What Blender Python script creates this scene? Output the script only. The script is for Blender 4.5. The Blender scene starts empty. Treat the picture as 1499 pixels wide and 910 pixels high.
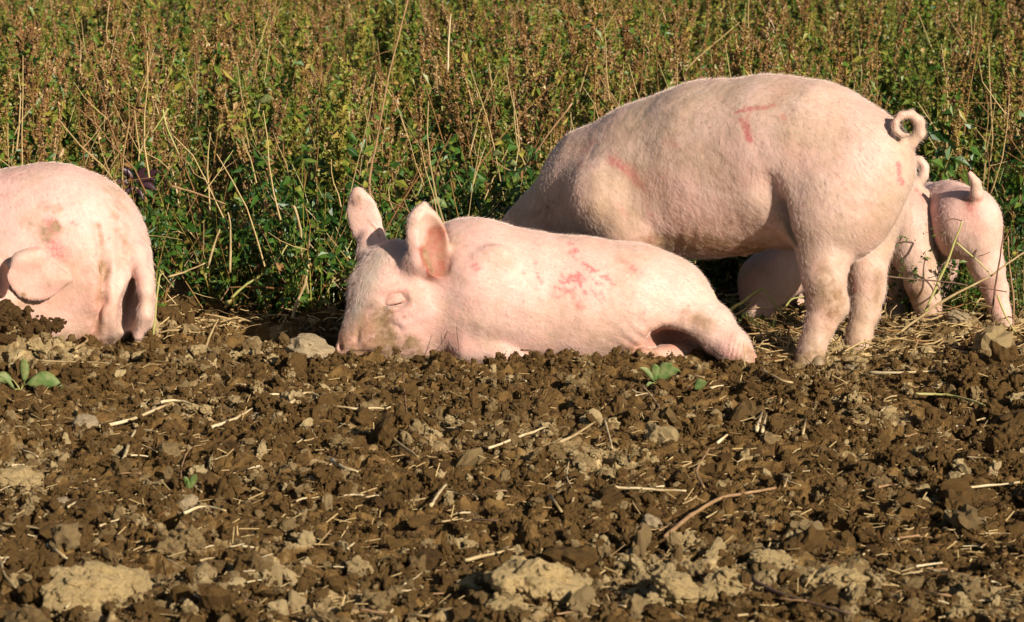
import bpy, math, random
import numpy as np
from mathutils import Vector

# ------------------------------------------------------------------ camera, world, sun, exposure
SC = bpy.context.scene
COL = SC.collection
F = 4096.0                       # focal length in photograph pixels (photo 1499 x 910)
CX, CY = 749.5, 455.0
TH = math.radians(9.7)
CAMH = 1.5
cam_d = bpy.data.cameras.new('camera'); cam = bpy.data.objects.new('camera', cam_d); COL.objects.link(cam)
cam_d.sensor_width = 36.0; cam_d.lens = 36.0 * F / 1499.0
cam.location = (0, 0, CAMH); cam.rotation_euler = (math.pi / 2 - TH, 0, 0)
cam_d.clip_start = 0.1; cam_d.clip_end = 500
cam_d.dof.use_dof = True; cam_d.dof.focus_distance = 8.2; cam_d.dof.aperture_fstop = 9.0
SC.camera = cam

SUN_EL, SUN_AZ = math.radians(24), math.radians(37)      # azimuth: to the right of straight behind the camera
w = bpy.data.worlds.new('World'); SC.world = w; w.use_nodes = True
nt = w.node_tree; bg = nt.nodes['Background']
sky = nt.nodes.new('ShaderNodeTexSky'); sky.sky_type = 'NISHITA'; sky.sun_disc = False
sky.sun_elevation = SUN_EL
sky.sun_rotation = math.pi - SUN_AZ
nt.links.new(sky.outputs[0], bg.inputs[0]); bg.inputs[1].default_value = 0.05
sd = Vector((math.cos(SUN_EL) * math.sin(SUN_AZ), -math.cos(SUN_EL) * math.cos(SUN_AZ), math.sin(SUN_EL)))
sun_d = bpy.data.lights.new('sun', 'SUN'); sun = bpy.data.objects.new('sun', sun_d); COL.objects.link(sun)
sun.location = sd * 30; sun.rotation_euler = sd.to_track_quat('Z', 'Y').to_euler()
sun_d.energy = 5.0; sun_d.angle = math.radians(0.5); sun_d.color = (1.0, 0.93, 0.82)
SC.view_settings.view_transform = 'Standard'; SC.view_settings.look = 'None'
SC.view_settings.exposure = 0.3; SC.view_settings.gamma = 1.0
SC.cycles.max_bounces = 5; SC.cycles.diffuse_bounces = 1; SC.cycles.transmission_bounces = 2
SC.cycles.use_adaptive_sampling = True

rng = np.random.default_rng(7)
random.seed(7)
fwd = np.array([0, math.cos(TH), -math.sin(TH)]); up_ = np.array([0, math.sin(TH), math.cos(TH)]); rt = np.array([1.0, 0, 0])
CAM = np.array([0, 0, CAMH])

def ray(px, py):
    return fwd + rt * (px - CX) / F - up_ * (py - CY) / F
def P(px, py, Y):
    d = ray(px, py); return CAM + d * (Y / d[1])
def mpp(px, py, Y):                                       # metres per photo pixel there
    return (Y / ray(px, py)[1]) / F
def G(px, py, z=0.0):
    d = ray(px, py); return CAM + d * ((z - CAMH) / d[2])
def proj(v):
    q = v - CAM; dz = q @ fwd
    return CX + F * (q @ rt) / dz, CY - F * (q @ up_) / dz

# ------------------------------------------------------------------ noise
_tab = rng.random((256, 256)).astype(np.float32)
def vnoise(x, y, s, seed=0):
    x = x / s + seed * 17.31; y = y / s + seed * 9.17
    xi = np.floor(x).astype(np.int64); yi = np.floor(y).astype(np.int64)
    fx = x - xi; fy = y - yi
    fx = fx * fx * (3 - 2 * fx); fy = fy * fy * (3 - 2 * fy)
    a = _tab[xi & 255, yi & 255]; b = _tab[(xi + 1) & 255, yi & 255]
    c = _tab[xi & 255, (yi + 1) & 255]; d = _tab[(xi + 1) & 255, (yi + 1) & 255]
    return ((a * (1 - fx) + b * fx) * (1 - fy) + (c * (1 - fx) + d * fx) * fy) * 2 - 1
def fbm(x, y, s, o=4, seed=0):
    t = 0; a = 1; n = 0
    for i in range(o):
        t = t + a * vnoise(x, y, s, seed + i * 3); n += a; a *= .5; s *= .5
    return t / n
def noise3(v, s, seed=0):
    return (vnoise(v[:, 0] + v[:, 2] * .37, v[:, 1] + v[:, 2] * .71, s, seed) + vnoise(v[:, 1] - v[:, 0] * .3, v[:, 2] + v[:, 0] * .2, s, seed + 5) + vnoise(v[:, 2], v[:, 0] + v[:, 1] * .4, s, seed + 9)) / 3

# ------------------------------------------------------------------ materials
def new_mat(name):
    m = bpy.data.materials.new(name); m.use_nodes = True
    n = m.node_tree.nodes; l = m.node_tree.links
    return m, n, l, n['Principled BSDF']
def ramp(n, stops):
    r = n.new('ShaderNodeValToRGB'); e = r.color_ramp.elements
    while len(e) < len(stops): e.new(.5)
    for i, (p, c) in enumerate(stops):
        e[i].position = p; e[i].color = (*c, 1)
    return r
def mixc(n, l, fac, a, b, mode='MIX'):
    m = n.new('ShaderNodeMix'); m.data_type = 'RGBA'; m.blend_type = mode
    for s, v in ((0, fac), (6, a), (7, b)):
        if isinstance(v, (int, float)): m.inputs[s].default_value = v
        elif isinstance(v, tuple): m.inputs[s].default_value = (*v, 1)
        else: l.new(v, m.inputs[s])
    return m.outputs[2]
def mth(n, l, op, a, b=None, clamp=False):
    m = n.new('ShaderNodeMath'); m.operation = op; m.use_clamp = clamp
    for s, v in ((0, a), (1, b)):
        if v is None: continue
        if isinstance(v, (int, float)): m.inputs[s].default_value = v
        else: l.new(v, m.inputs[s])
    return m.outputs[0]
def noise(n, l, vec, scale, detail=3, rough=.55, dist=0.0):
    t = n.new('ShaderNodeTexNoise'); t.inputs['Scale'].default_value = scale
    t.inputs['Detail'].default_value = detail; t.inputs['Roughness'].default_value = rough; t.inputs['Distortion'].default_value = dist
    if vec is not None: l.new(vec, t.inputs['Vector'])
    return t.outputs['Fac']
def mapr(n, l, v, a, b, c=0.0, d=1.0):
    m = n.new('ShaderNodeMapRange'); m.clamp = True
    l.new(v, m.inputs[0])
    for i, x in enumerate((a, b, c, d)): m.inputs[i + 1].default_value = x
    return m.outputs[0]
def vmul(n, l, vec, s, rot=(0, 0, 0)):
    m = n.new('ShaderNodeMapping'); m.inputs['Scale'].default_value = s; m.inputs['Rotation'].default_value = rot
    l.new(vec, m.inputs['Vector']); return m.outputs[0]

def skin_material(name, pink, tan, pale):
    m, n, l, b = new_mat(name)
    geo = n.new('ShaderNodeTexCoord').outputs['Object']
    at = n.new('ShaderNodeAttribute'); at.attribute_name = 'marks'
    sp = n.new('ShaderNodeSeparateColor'); l.new(at.outputs['Color'], sp.inputs[0])
    fl = n.new('ShaderNodeAttribute'); fl.attribute_name = 'coat'       # runs along the lie of the coat
    strk = noise(n, l, vmul(n, l, fl.outputs['Vector'], (14, 90, 14)), 1.0, 3, .6)
    c = mixc(n, l, mapr(n, l, noise(n, l, geo, 3.2, 3), .36, .64), pink, tan)
    c = mixc(n, l, mapr(n, l, noise(n, l, geo, 9, 4), .45, .72, 0, .55), c, pale)
    c = mixc(n, l, mapr(n, l, strk, .35, .7, 0, .35), c, pale)
    rn = mapr(n, l, noise(n, l, geo, 85, 4, .7), .40, .62)
    rf = mth(n, l, 'MULTIPLY', sp.outputs[0], mth(n, l, 'ADD', mth(n, l, 'MULTIPLY', rn, 1.1), .55), True)
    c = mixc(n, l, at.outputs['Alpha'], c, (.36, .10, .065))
    c = mixc(n, l, rf, c, (.56, .18, .16))
    # a few scratches and specks all over
    spk = mapr(n, l, noise(n, l, geo, 38, 3, .6), .66, .72, 0, .6)
    c = mixc(n, l, spk, c, (.50, .20, .16))
    dn = mapr(n, l, noise(n, l, geo, 26, 5, .7), .36, .62)
    df = mth(n, l, 'MULTIPLY', sp.outputs[1], mth(n, l, 'ADD', mth(n, l, 'MULTIPLY', dn, 1.2), .35), True)
    dcol = mixc(n, l, mapr(n, l, noise(n, l, geo, 60, 3), .35, .65), (.19, .105, .05), (.38, .235, .125))
    c = mixc(n, l, df, c, dcol)
    c = mixc(n, l, sp.outputs[2], c, (.50, .41, .33))
    c = mixc(n, l, mapr(n, l, noise(n, l, geo, 4.1, 5, .62), .50, .70, 0, .5), c, tuple(x * y for x, y in zip(pink, (.86, .68, .60))))
    # ground-in dust
    c = mixc(n, l, mapr(n, l, noise(n, l, geo, 6.5, 6, .74), .47, .72, 0, .62), c, (.44, .29, .17))
    l.new(c, b.inputs['Base Color']); b.inputs['Roughness'].default_value = .58
    b.inputs['Specular IOR Level'].default_value = .35
    b.inputs['Subsurface Weight'].default_value = .12; b.inputs['Subsurface Radius'].default_value = (.9, .35, .2)
    b.inputs['Subsurface Scale'].default_value = .012
    bp = n.new('ShaderNodeBump'); bp.inputs['Strength'].default_value = .22; bp.inputs['Distance'].default_value = .003
    l.new(strk, bp.inputs['Height'])
    b2 = n.new('ShaderNodeBump'); b2.inputs['Strength'].default_value = .45; b2.inputs['Distance'].default_value = .012
    l.new(noise(n, l, geo, 22, 4, .55), b2.inputs['Height']); l.new(bp.outputs[0], b2.inputs['Normal'])
    l.new(b2.outputs[0], b.inputs['Normal'])
    return m

M_STAND = skin_material('tan_pink_skin', (.70, .42, .335), (.62, .41, .28), (.76, .55, .44))
M_LIE = skin_material('pale_pink_skin', (.79, .44, .36), (.75, .47, .37), (.83, .58, .48))
M_LEFT = skin_material('rosy_skin', (.79, .43, .36), (.73, .45, .34), (.81, .58, .48))

def plain(name, col, rough=.7, var=None, scale=30, bump=0, bd=.003):
    m, n, l, b = new_mat(name)
    geo = n.new('ShaderNodeTexCoord').outputs['Object']
    if var: l.new(mixc(n, l, mapr(n, l, noise(n, l, geo, scale, 4), .35, .65), col, var), b.inputs['Base Color'])
    else: b.inputs['Base Color'].default_value = (*col, 1)
    b.inputs['Roughness'].default_value = rough
    if bump:
        bp = n.new('ShaderNodeBump'); bp.inputs['Strength'].default_value = bump; bp.inputs['Distance'].default_value = bd
        l.new(noise(n, l, geo, scale * 2, 5, .65), bp.inputs['Height']); l.new(bp.outputs[0], b.inputs['Normal'])
    return m
M_LID = plain('eyelid_skin', (.72, .40, .31), .65, (.56, .30, .22), 90, .5, .002)
M_HAIR = plain('bristle', (.88, .64, .53), .5)
M_HAIRW = plain('white_bristle', (.78, .72, .62), .45)
M_STRAW = plain('dry_straw', (.56, .41, .20), .6, (.36, .23, .09), 25, .3)
M_STRAWP = plain('pale_straw', (.70, .56, .33), .6, (.50, .34, .15), 25, .3)
M_ROOT = plain('brown_stalk', (.42, .24, .11), .65, (.26, .14, .06), 30, .4)
M_GSTALK = plain('green_stalk', (.36, .36, .08), .5, (.50, .42, .17), 20, .2)
M_TWIG = plain('dark_twig', (.10, .055, .03), .7, (.20, .11, .06), 40, .4)
M_EYE = plain('dark_eye', (.03, .02, .015), .15)
M_HOOF = plain('muddy_hoof', (.32, .22, .12), .6, (.20, .12, .06), 40, .5)

def soil_material(inst=False):
    m, n, l, b = new_mat('soil_crumb' if inst else 'crumbly_soil')
    geo = n.new('ShaderNodeTexCoord').outputs['Object']
    at = n.new('ShaderNodeAttribute'); at.attribute_name = 'dry'
    if inst: at.attribute_type = 'INSTANCER'
    dark = mixc(n, l, mapr(n, l, noise(n, l, geo, 18, 5, .6), .35, .68), (.060, .030, .009), (.205, .114, .035))
    dark = mixc(n, l, mapr(n, l, noise(n, l, geo, 160, 3, .6), .48, .72, 0, .5), dark, (.26, .155, .058))
    lite = mixc(n, l, mapr(n, l, noise(n, l, geo, 45, 4, .6), .35, .65), (.38, .26, .11), (.68, .50, .26))
    f = mth(n, l, 'ADD', at.outputs['Fac'], mth(n, l, 'MULTIPLY', mth(n, l, 'SUBTRACT', noise(n, l, geo, 70, 4, .6), .5), .5))
    c = mixc(n, l, mapr(n, l, f, .30, .72), dark, lite)
    l.new(c, b.inputs['Base Color']); b.inputs['Roughness'].default_value = .95; b.inputs['Specular IOR Level'].default_value = .15
    bp = n.new('ShaderNodeBump'); bp.inputs['Strength'].default_value = .8; bp.inputs['Distance'].default_value = .005
    l.new(noise(n, l, geo, 170, 4, .7), bp.inputs['Height']); l.new(bp.outputs[0], b.inputs['Normal'])
    return m
M_SOIL = soil_material()
M_CRUMB = soil_material(True)
def clod_material(name, a, bcol, cc):
    m, n, l, b = new_mat(name)
    geo = n.new('ShaderNodeTexCoord').outputs['Object']
    c = mixc(n, l, mapr(n, l, noise(n, l, geo, 35, 5, .6), .35, .65), a, bcol)
    c = mixc(n, l, mapr(n, l, noise(n, l, geo, 12, 4, .7), .52, .66, 0, .8), c, cc)
    l.new(c, b.inputs['Base Color']); b.inputs['Roughness'].default_value = .95; b.inputs['Specular IOR Level'].default_value = .15
    bp = n.new('ShaderNodeBump'); bp.inputs['Strength'].default_value = .9; bp.inputs['Distance'].default_value = .007
    l.new(noise(n, l, geo, 90, 6, .7), bp.inputs['Height']); l.new(bp.outputs[0], b.inputs['Normal'])
    return m
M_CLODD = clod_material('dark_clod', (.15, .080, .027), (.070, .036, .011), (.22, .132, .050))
M_CLODL = clod_material('dry_clod', (.74, .54, .26), (.58, .39, .165), (.24, .15, .07))
M_CLODM = clod_material('crusted_clod', (.42, .28, .12), (.22, .13, .050), (.60, .45, .22))
M_STONE = plain('pale_stone', (.46, .35, .20), .9, (.26, .17, .085), 14, .6, .006)

def leaf_material():
    m, n, l, b = new_mat('weed_leaf')
    at = n.new('ShaderNodeAttribute'); at.attribute_name = 'tint'
    oi = n.new('ShaderNodeObjectInfo')
    t = mth(n, l, 'ADD', at.outputs['Fac'], mth(n, l, 'MULTIPLY', mth(n, l, 'SUBTRACT', oi.outputs['Random'], .5), .14), True)
    r = ramp(n, [(0, (.018, .055, .009)), (.22, (.060, .135, .016)), (.42, (.155, .19, .024)), (.58, (.33, .28, .045)),
                 (.70, (.36, .20, .065)), (.85, (.24, .105, .037)), (1, (.62, .43, .19))])
    l.new(t, r.inputs[0]); l.new(r.outputs[0], b.inputs['Base Color'])
    b.inputs['Roughness'].default_value = .42; b.inputs['Specular IOR Level'].default_value = .4
    tr = n.new('ShaderNodeBsdfTranslucent'); l.new(r.outputs[0], tr.inputs[0])
    mx = n.new('ShaderNodeMixShader'); mx.inputs[0].default_value = .12
    l.new(b.outputs[0], mx.inputs[1]); l.new(tr.outputs[0], mx.inputs[2]); l.new(mx.outputs[0], n['Material Output'].inputs[0])
    return m
M_LEAF = leaf_material()
M_GREEN = plain('seedling_leaf', (.09, .16, .030), .6, (.24, .24, .085), 45, .5)
M_PURPLE = plain('purple_leaf', (.045, .016, .02), .4, (.05, .018, .025), 18, .2)

# ------------------------------------------------------------------ object helpers
def link(name, data, mat=None, parent=None):
    o = bpy.data.objects.new(name, data); COL.objects.link(o)
    if mat is not None and data is not None and not data.materials: data.materials.append(mat)
    if parent is not None: o.parent = parent
    return o
def tag(o, label=None, cat=None, group=None, kind=None):
    for k, v in (('label', label), ('category', cat), ('group', group), ('kind', kind)):
        if v: o[k] = v
    return o
def empty(name, loc, rz=0.0):
    o = bpy.data.objects.new(name, None); COL.objects.link(o); o.location = loc; o.rotation_euler = (0, 0, rz); o.empty_display_size = .05
    return o
def np_mesh(name, v, quads=None, tris=None, smooth=True, attrs=()):
    me = bpy.data.meshes.new(name)
    nq = 0 if quads is None else len(quads); ntr = 0 if tris is None else len(tris)
    me.vertices.add(len(v)); me.vertices.foreach_set('co', np.asarray(v, np.float32).ravel())
    loops = []; starts = []
    if nq: loops.append(np.asarray(quads, np.int32).ravel()); starts.append(np.arange(nq) * 4)
    if ntr: loops.append(np.asarray(tris, np.int32).ravel()); starts.append(nq * 4 + np.arange(ntr) * 3)
    lp = np.concatenate(loops); st = np.concatenate(starts)
    me.loops.add(len(lp)); me.loops.foreach_set('vertex_index', lp)
    me.polygons.add(nq + ntr); me.polygons.foreach_set('loop_start', st.astype(np.int32))
    me.polygons.foreach_set('use_smooth', np.full(nq + ntr, smooth))
    me.update(calc_edges=True)
    for nm, ty, arr in attrs:
        a = me.attributes.new(nm, ty, 'POINT')
        key = {'FLOAT': 'value', 'FLOAT_COLOR': 'color', 'FLOAT_VECTOR': 'vector'}[ty]
        a.data.foreach_set(key, np.asarray(arr, np.float32).ravel())
    return me

class Acc:
    """collects tubes and leaves with a tint per vertex"""
    def __init__(s): s.v = []; s.q = []; s.t = []; s.n = 0
    def add(s, v, q, t):
        s.v.append(v); s.q.append(q + s.n); s.t.append(t); s.n += len(v)
    def tube(s, pts, rad, tint=1.0, sides=4):
        pts = np.asarray(pts, float); k = len(pts)
        rad = np.full(k, rad) if np.isscalar(rad) else np.asarray(rad)
        d = np.gradient(pts, axis=0); d /= np.linalg.norm(d, axis=1)[:, None] + 1e-9
        ref = np.array([0, 0, 1.0]) if abs(d[0, 2]) < .8 else np.array([1.0, 0, 0])
        a = np.cross(d, ref); a /= np.linalg.norm(a, axis=1)[:, None] + 1e-9
        b = np.cross(d, a)
        an = np.arange(sides) * 2 * math.pi / sides
        v = pts[:, None] + rad[:, None, None] * (a[:, None] * np.cos(an)[None, :, None] + b[:, None] * np.sin(an)[None, :, None])
        i, j = np.meshgrid(np.arange(k - 1), np.arange(sides), indexing='ij'); i = i.ravel(); j = j.ravel(); jn = (j + 1) % sides
        q = np.stack([i * sides + j, i * sides + jn, (i + 1) * sides + jn, (i + 1) * sides + j], 1)
        v = v.reshape(-1, 3)
        v = np.concatenate([v, pts[:1], pts[-1:]]); e0 = k * sides; L = (k - 1) * sides
        j = np.arange(0, sides, 2); j1 = (j + 1) % sides; j2 = (j + 2) % sides
        q = np.concatenate([q, np.stack([np.full(len(j), e0), j2, j1, j], 1), np.stack([np.full(len(j), e0 + 1), L + j, L + j1, L + j2], 1)])
        s.add(v, q, np.full(len(v), tint) if np.isscalar(tint) else np.concatenate([np.repeat(tint, sides), [tint[0], tint[-1]]]))
    def leaves(s, p, d, L, W, tint, g, fold=.25, droop=.15):
        p = np.asarray(p, float); d = np.asarray(d, float); m = len(p)
        if m == 0: return
        d = d / (np.linalg.norm(d, axis=1)[:, None] + 1e-9)
        r = g.normal(size=(m, 3)); sd_ = np.cross(d, r); sd_ /= np.linalg.norm(sd_, axis=1)[:, None] + 1e-9
        nn = np.cross(sd_, d)
        L = np.broadcast_to(L, m)[:, None]; W = np.broadcast_to(W, m)[:, None]
        dr = np.array([0, 0, -1.0]) * droop
        mid = p + d * L * .48
        v = np.stack([p, mid + sd_ * W * .5 + nn * W * fold, p + d * L + dr * L, mid - sd_ * W * .5 + nn * W * fold, mid], 1)
        base = np.arange(m)[:, None] * 5
        q = np.concatenate([base + np.array([[0, 1, 2, 4]]), base + np.array([[0, 4, 2, 3]])])
        s.add(v.reshape(-1, 3), q, np.repeat(np.broadcast_to(tint, m), 5))
    def bits(s, p, size, tint, g):
        """tiny seed bracts: one kinked diamond each"""
        m = len(p)
        if m == 0: return
        a = g.normal(size=(m, 3)); a /= np.linalg.norm(a, axis=1)[:, None]
        b = np.cross(a, g.normal(size=(m, 3))); b /= np.linalg.norm(b, axis=1)[:, None] + 1e-9
        c = np.cross(a, b); z = np.broadcast_to(size, m)[:, None]
        v = np.stack([p - a * z, p + b * z * .6, p + a * z, p - b * z * .6 + c * z * .5], 1)
        q = np.arange(m * 4).reshape(-1, 4)
        s.add(v.reshape(-1, 3), q, np.repeat(np.broadcast_to(tint, m), 4))
    def mesh(s, name, smooth=False):
        v = np.concatenate(s.v); q = np.concatenate(s.q); t = np.concatenate(s.t)
        return np_mesh(name, v, q, smooth=smooth, attrs=[('tint', 'FLOAT', t)])

# ------------------------------------------------------------------ soil: one crumbly sheet
X0, X1, Y0, Y1 = -2.2, 2.2, 4.9, 9.3
DX, DY = .0060, .0068
gx = np.arange(X0, X1, DX); gy = np.arange(Y0, Y1, DY)
GX, GY = np.meshgrid(gx, gy, indexing='ij')
GX = GX.astype(np.float32); GY = GY.astype(np.float32)
H = (.030 * fbm(GX, GY, .9, 3, 1) + .020 * fbm(GX, GY, .22, 3, 2)).astype(np.float32)
def gauss(cx, cy, sx, sy, a): return a * np.exp(-((GX - cx) / sx) ** 2 - ((GY - cy) / sy) ** 2)
g_ = G(25, 512); H += gauss(g_[0] - .03, g_[1] - .02, .15, .07, .125)
for px in (560, 640, 730, 830, 900):
    g_ = G(px, 528); H += gauss(g_[0], g_[1] - .05, .10, .05, .022)
H -= .02 * np.clip((GY - 8.5) / .6, 0, 1)
D = (.15 + .26 * fbm(GX, GY, .35, 3, 11)).astype(np.float32)
for px in (1184, 1254):
    g_ = G(px, 540); H -= gauss(g_[0], g_[1], .10, .12, .02)
for px, a_ in ((300, .05), (370, .06), (440, .05)):
    g_ = G(px, 488); H -= gauss(g_[0], g_[1], .07, .10, a_)
# dry pale stretches: the near edge, the strip before the weeds
def patch(px, py, rx, ry, a):
    g = G(px, py); m = mpp(px, py, g[1]); 
    return a * np.exp(-((GX - g[0]) / (rx * m)) ** 2 - ((GY - g[1]) / (ry * m * 5.5)) ** 2)
for q in [(180, 880, 90, 28, .3), (790, 890, 80, 22, .3), (1130, 850, 110, 25, .25), (940, 860, 90, 30, .28), (1230, 860, 60, 40, .4), (30, 710, 60, 20, .42), (60, 670, 80, 20, .3),
          (280, 605, 60, 16, .4), (60, 520, 120, 16, .35), (330, 512, 160, 16, .35), (1280, 600, 70, 16, .4), (1350, 500, 200, 30, .32), (330, 820, 100, 25, .3), (860, 680, 120, 25, .22),
          (640, 650, 160, 25, .18), (1010, 820, 60, 30, .3), (1430, 880, 90, 25, .25), (1150, 500, 120, 22, .2), (500, 870, 120, 30, .2)]:
    D += patch(*q).astype(np.float32)
base_D = D.copy(); H0 = H.copy()
nx, ny = H.shape
def stamp(N, r0, r1, a0, a1, power, sink, var):
    xs = rng.uniform(X0 + .1, X1 - .1, N); ys = Y0 + .1 + (Y1 - Y0 - .2) * rng.random(N)
    keep = np.abs(xs) < .2 * ys + .18; xs = xs[keep]; ys = ys[keep]
    u = rng.random(len(xs)); rs = r0 + (r1 - r0) * u ** power; as_ = rng.uniform(a0, a1, len(xs)); el = rng.uniform(.65, 1.5, len(xs)); an = rng.uniform(0, math.pi, len(xs))
    dv = rng.normal(0, var, len(xs)); tl = rng.normal(0, .35, (len(xs), 2))
    for x, y, r, a, e, t, d_, (tx, ty) in zip(xs, ys, rs, as_, el, an, dv, tl):
        i = int((x - X0) / DX); j = int((y - Y0) / DY); R = r * 1.5
        wi = int(R / DX) + 1; wj = int(R / DY) + 1
        i0 = max(i - wi, 0); j0 = max(j - wj, 0); sl = (slice(i0, i + wi + 1), slice(j0, j + wj + 1))
        dx = gx[sl[0]][:, None] - x; dy = gy[sl[1]][None, :] - y
        c, s = math.cos(t), math.sin(t)
        p = (dx * c + dy * s) / (r * e); q = (dy * c - dx * s) / r * e
        dd = p * p + q * q
        cap = (.45 * H[min(i, nx - 1), min(j, ny - 1)] + .55 * H0[min(i, nx - 1), min(j, ny - 1)]) - sink * r + a * r * np.sqrt(np.clip(1 - dd, 0, 1)) * (1 + tx * p + ty * q)
        cap = np.where(dd < 1, cap, -9)
        h = H[sl]; mk = cap > h
        H[sl] = np.where(mk, cap, h); D[sl] = np.where(mk, D[sl] * .3 + .7 * (base_D[min(i, nx - 1), min(j, ny - 1)] + d_), D[sl])
stamp(330, .030, .065, .35, .65, 3, .15, .10)
H0 = .5 * (H + H0); base_D = np.clip(base_D + .22 * fbm(GX, GY, .12, 2, 91) - .07, 0, 1).astype(np.float32)
stamp(4200, .012, .032, .4, .8, 2, .15, .14)
H0 = H.copy()
stamp(16000, .007, .015, .5, .9, 1.5, .15, .19)
H += (.0035 * fbm(GX, GY, .022, 3, 31) + .0028 * vnoise(GX, GY, .011, 41)).astype(np.float32)
hol = np.clip(fbm(GX, GY, .045, 2, 77) - .10, 0, 1); H -= .10 * hol.astype(np.float32)
def Hs(x, y):
    i = int(min(max((x - X0) / DX, 0), nx - 1)); j = int(min(max((y - Y0) / DY, 0), ny - 1))
    return float(H[i, j])
keep = np.abs(GX) < .2 * GY + .22
idx = np.full(H.shape, -1, np.int64); idx[keep] = np.arange(keep.sum())
q = np.stack([idx[:-1, :-1], idx[1:, :-1], idx[1:, 1:], idx[:-1, 1:]], -1).reshape(-1, 4)
q = q[(q >= 0).all(1)]
sv = np.stack([GX[keep], GY[keep], H[keep]], 1)
# the tilled detail is one sheet with a coarser skirt that carries it to the horizon
soil = link('soil', np_mesh('soil', sv, q, smooth=False, attrs=[('dry', 'FLOAT', np.clip(D[keep], 0, 1))]), M_SOIL)
tag(soil, kind='structure')
ca = np.linspace(-1, 1, 161); cx_ = np.sign(ca) * (np.abs(ca) ** 2.2) * 150; cy_ = 7 + np.sign(ca) * (np.abs(ca) ** 2.2) * 150
AX, AY = np.meshgrid(cx_, cy_, indexing='ij')
AZ = -.085 + .01 * fbm(AX, AY, 1.3, 2, 3)
ii = np.arange(160 * 161).reshape(160, 161)[:, :160].ravel()
link_g = link('ground', np_mesh('ground', np.stack([AX.ravel(), AY.ravel(), AZ.ravel()], 1), np.stack([ii, ii + 161, ii + 162, ii + 1], 1), attrs=[('dry', 'FLOAT', np.full(AX.size, .15))]), M_SOIL)
tag(link_g, kind='structure')

def on_soil(px, py, lift=0.0):
    """first point of the soil (raised by lift) that the line of sight meets"""
    d = ray(px, py); ys = np.arange(5.0, 9.25, .004); p = CAM + d * (ys / d[1])[:, None]
    i = np.clip(((p[:, 0] - X0) / DX).astype(int), 0, nx - 1); j = np.clip(((ys - Y0) / DY).astype(int), 0, ny - 1)
    w_ = np.where(p[:, 2] < H[i, j] + lift)[0]
    return p[w_[0]] if len(w_) else G(px, py)

# ------------------------------------------------------------------ clods, stones, crumbs
import bmesh
def lump(seed, sub, amp, flat=.75):
    bm = bmesh.new(); bmesh.ops.create_icosphere(bm, subdivisions=sub, radius=1.0)
    v = np.array([a.co[:] for a in bm.verts]); f = np.array([[a.index for a in p.verts] for p in bm.faces]); bm.free()
    n1 = noise3(v + seed * 3.1, .9, seed); n2 = noise3(v + seed * 1.7, .38, seed + 2); n3 = noise3(v, .16, seed + 4)
    v = v * (1 + amp * (1.0 * n1 + .75 * n2 + .40 * n3))[:, None]
    g = np.random.default_rng(seed); v *= g.uniform(.8, 1.2, 3); v[:, 2] *= flat
    return np_mesh('lump', v, tris=f, smooth=False)
def crumb_cluster(seed, n=9):
    """a ragged clod of several crumbs grown together"""
    g = np.random.default_rng(seed); V = []; T = []; k = 0
    bm = bmesh.new(); bmesh.ops.create_icosphere(bm, subdivisions=3, radius=1.0)
    bv = np.array([a.co[:] for a in bm.verts]); bf = np.array([[a.index for a in p.verts] for p in bm.faces]); bm.free()
    bm = bmesh.new(); bmesh.ops.create_icosphere(bm, subdivisions=2, radius=1.0)
    cv = np.array([a.co[:] for a in bm.verts]); cf = np.array([[a.index for a in p.verts] for p in bm.faces]); bm.free()
    for i in range(n + 26):
        big = i < n
        c = g.normal(size=3) * (np.array([.42, .42, .2]) if big else np.array([.6, .6, .32])); r = g.uniform(.26, .50) if big else g.uniform(.08, .22)
        B, Fc = (bv, bf) if big else (cv, cf)
        v = B * (1 + .5 * noise3(B + i * 5.3 + seed, .8, i) + .5 * noise3(B + i, .3, i + 3) + .25 * noise3(B + i, .13, i + 7))[:, None] * r * g.uniform(.8, 1.15, 3) + c
        V.append(v); T.append(Fc + k); k += len(v)
    return np_mesh('clump', np.concatenate(V), tris=np.concatenate(T), smooth=False)
LUMPS = [lump(i + 1, 3, .55) for i in range(6)]
def big_clod(seed):
    g = np.random.default_rng(seed)
    def ico(n):
        bm = bmesh.new(); bmesh.ops.create_icosphere(bm, subdivisions=n, radius=1.0)
        a = np.array([q_.co[:] for q_ in bm.verts]), np.array([[q_.index for q_ in p_.verts] for p_ in bm.faces]); bm.free(); return a
    cv, cf = ico(4); sv_, sf_ = ico(3)
    core = cv * (1 + .45 * noise3(cv + seed * 2.3, .8, seed) + .35 * noise3(cv + seed, .3, seed + 1) + .22 * noise3(cv, .12, seed + 2))[:, None] * np.array([.85, .8, .62])
    V = [core]; T = [cf]; k = len(core)
    for i in range(75):
        c = core[g.integers(len(core))] * g.uniform(.85, 1.02); r = .06 + .2 * g.random() ** 2
        v = sv_ * (1 + .5 * noise3(sv_ + i * 3.1, .7, i) + .4 * noise3(sv_ + i, .25, i + 2))[:, None] * r * g.uniform(.7, 1.3, 3) + c
        V.append(v); T.append(sf_ + k); k += len(v)
    return np_mesh('big_clod', np.concatenate(V), tris=np.concatenate(T), smooth=False)
BIGS = [big_clod(80 + i) for i in range(4)]
STONES = [lump(i + 40, 4, .34, .7) for i in range(3)]
CLUMPS = [crumb_cluster(60 + i) for i in range(6)]
mats3 = {}
def with_mat(me, mat):
    k = (me.name, mat.name)
    if k not in mats3:
        c = me.copy(); c.materials.clear(); c.materials.append(mat); mats3[k] = c
    return mats3[k]
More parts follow.
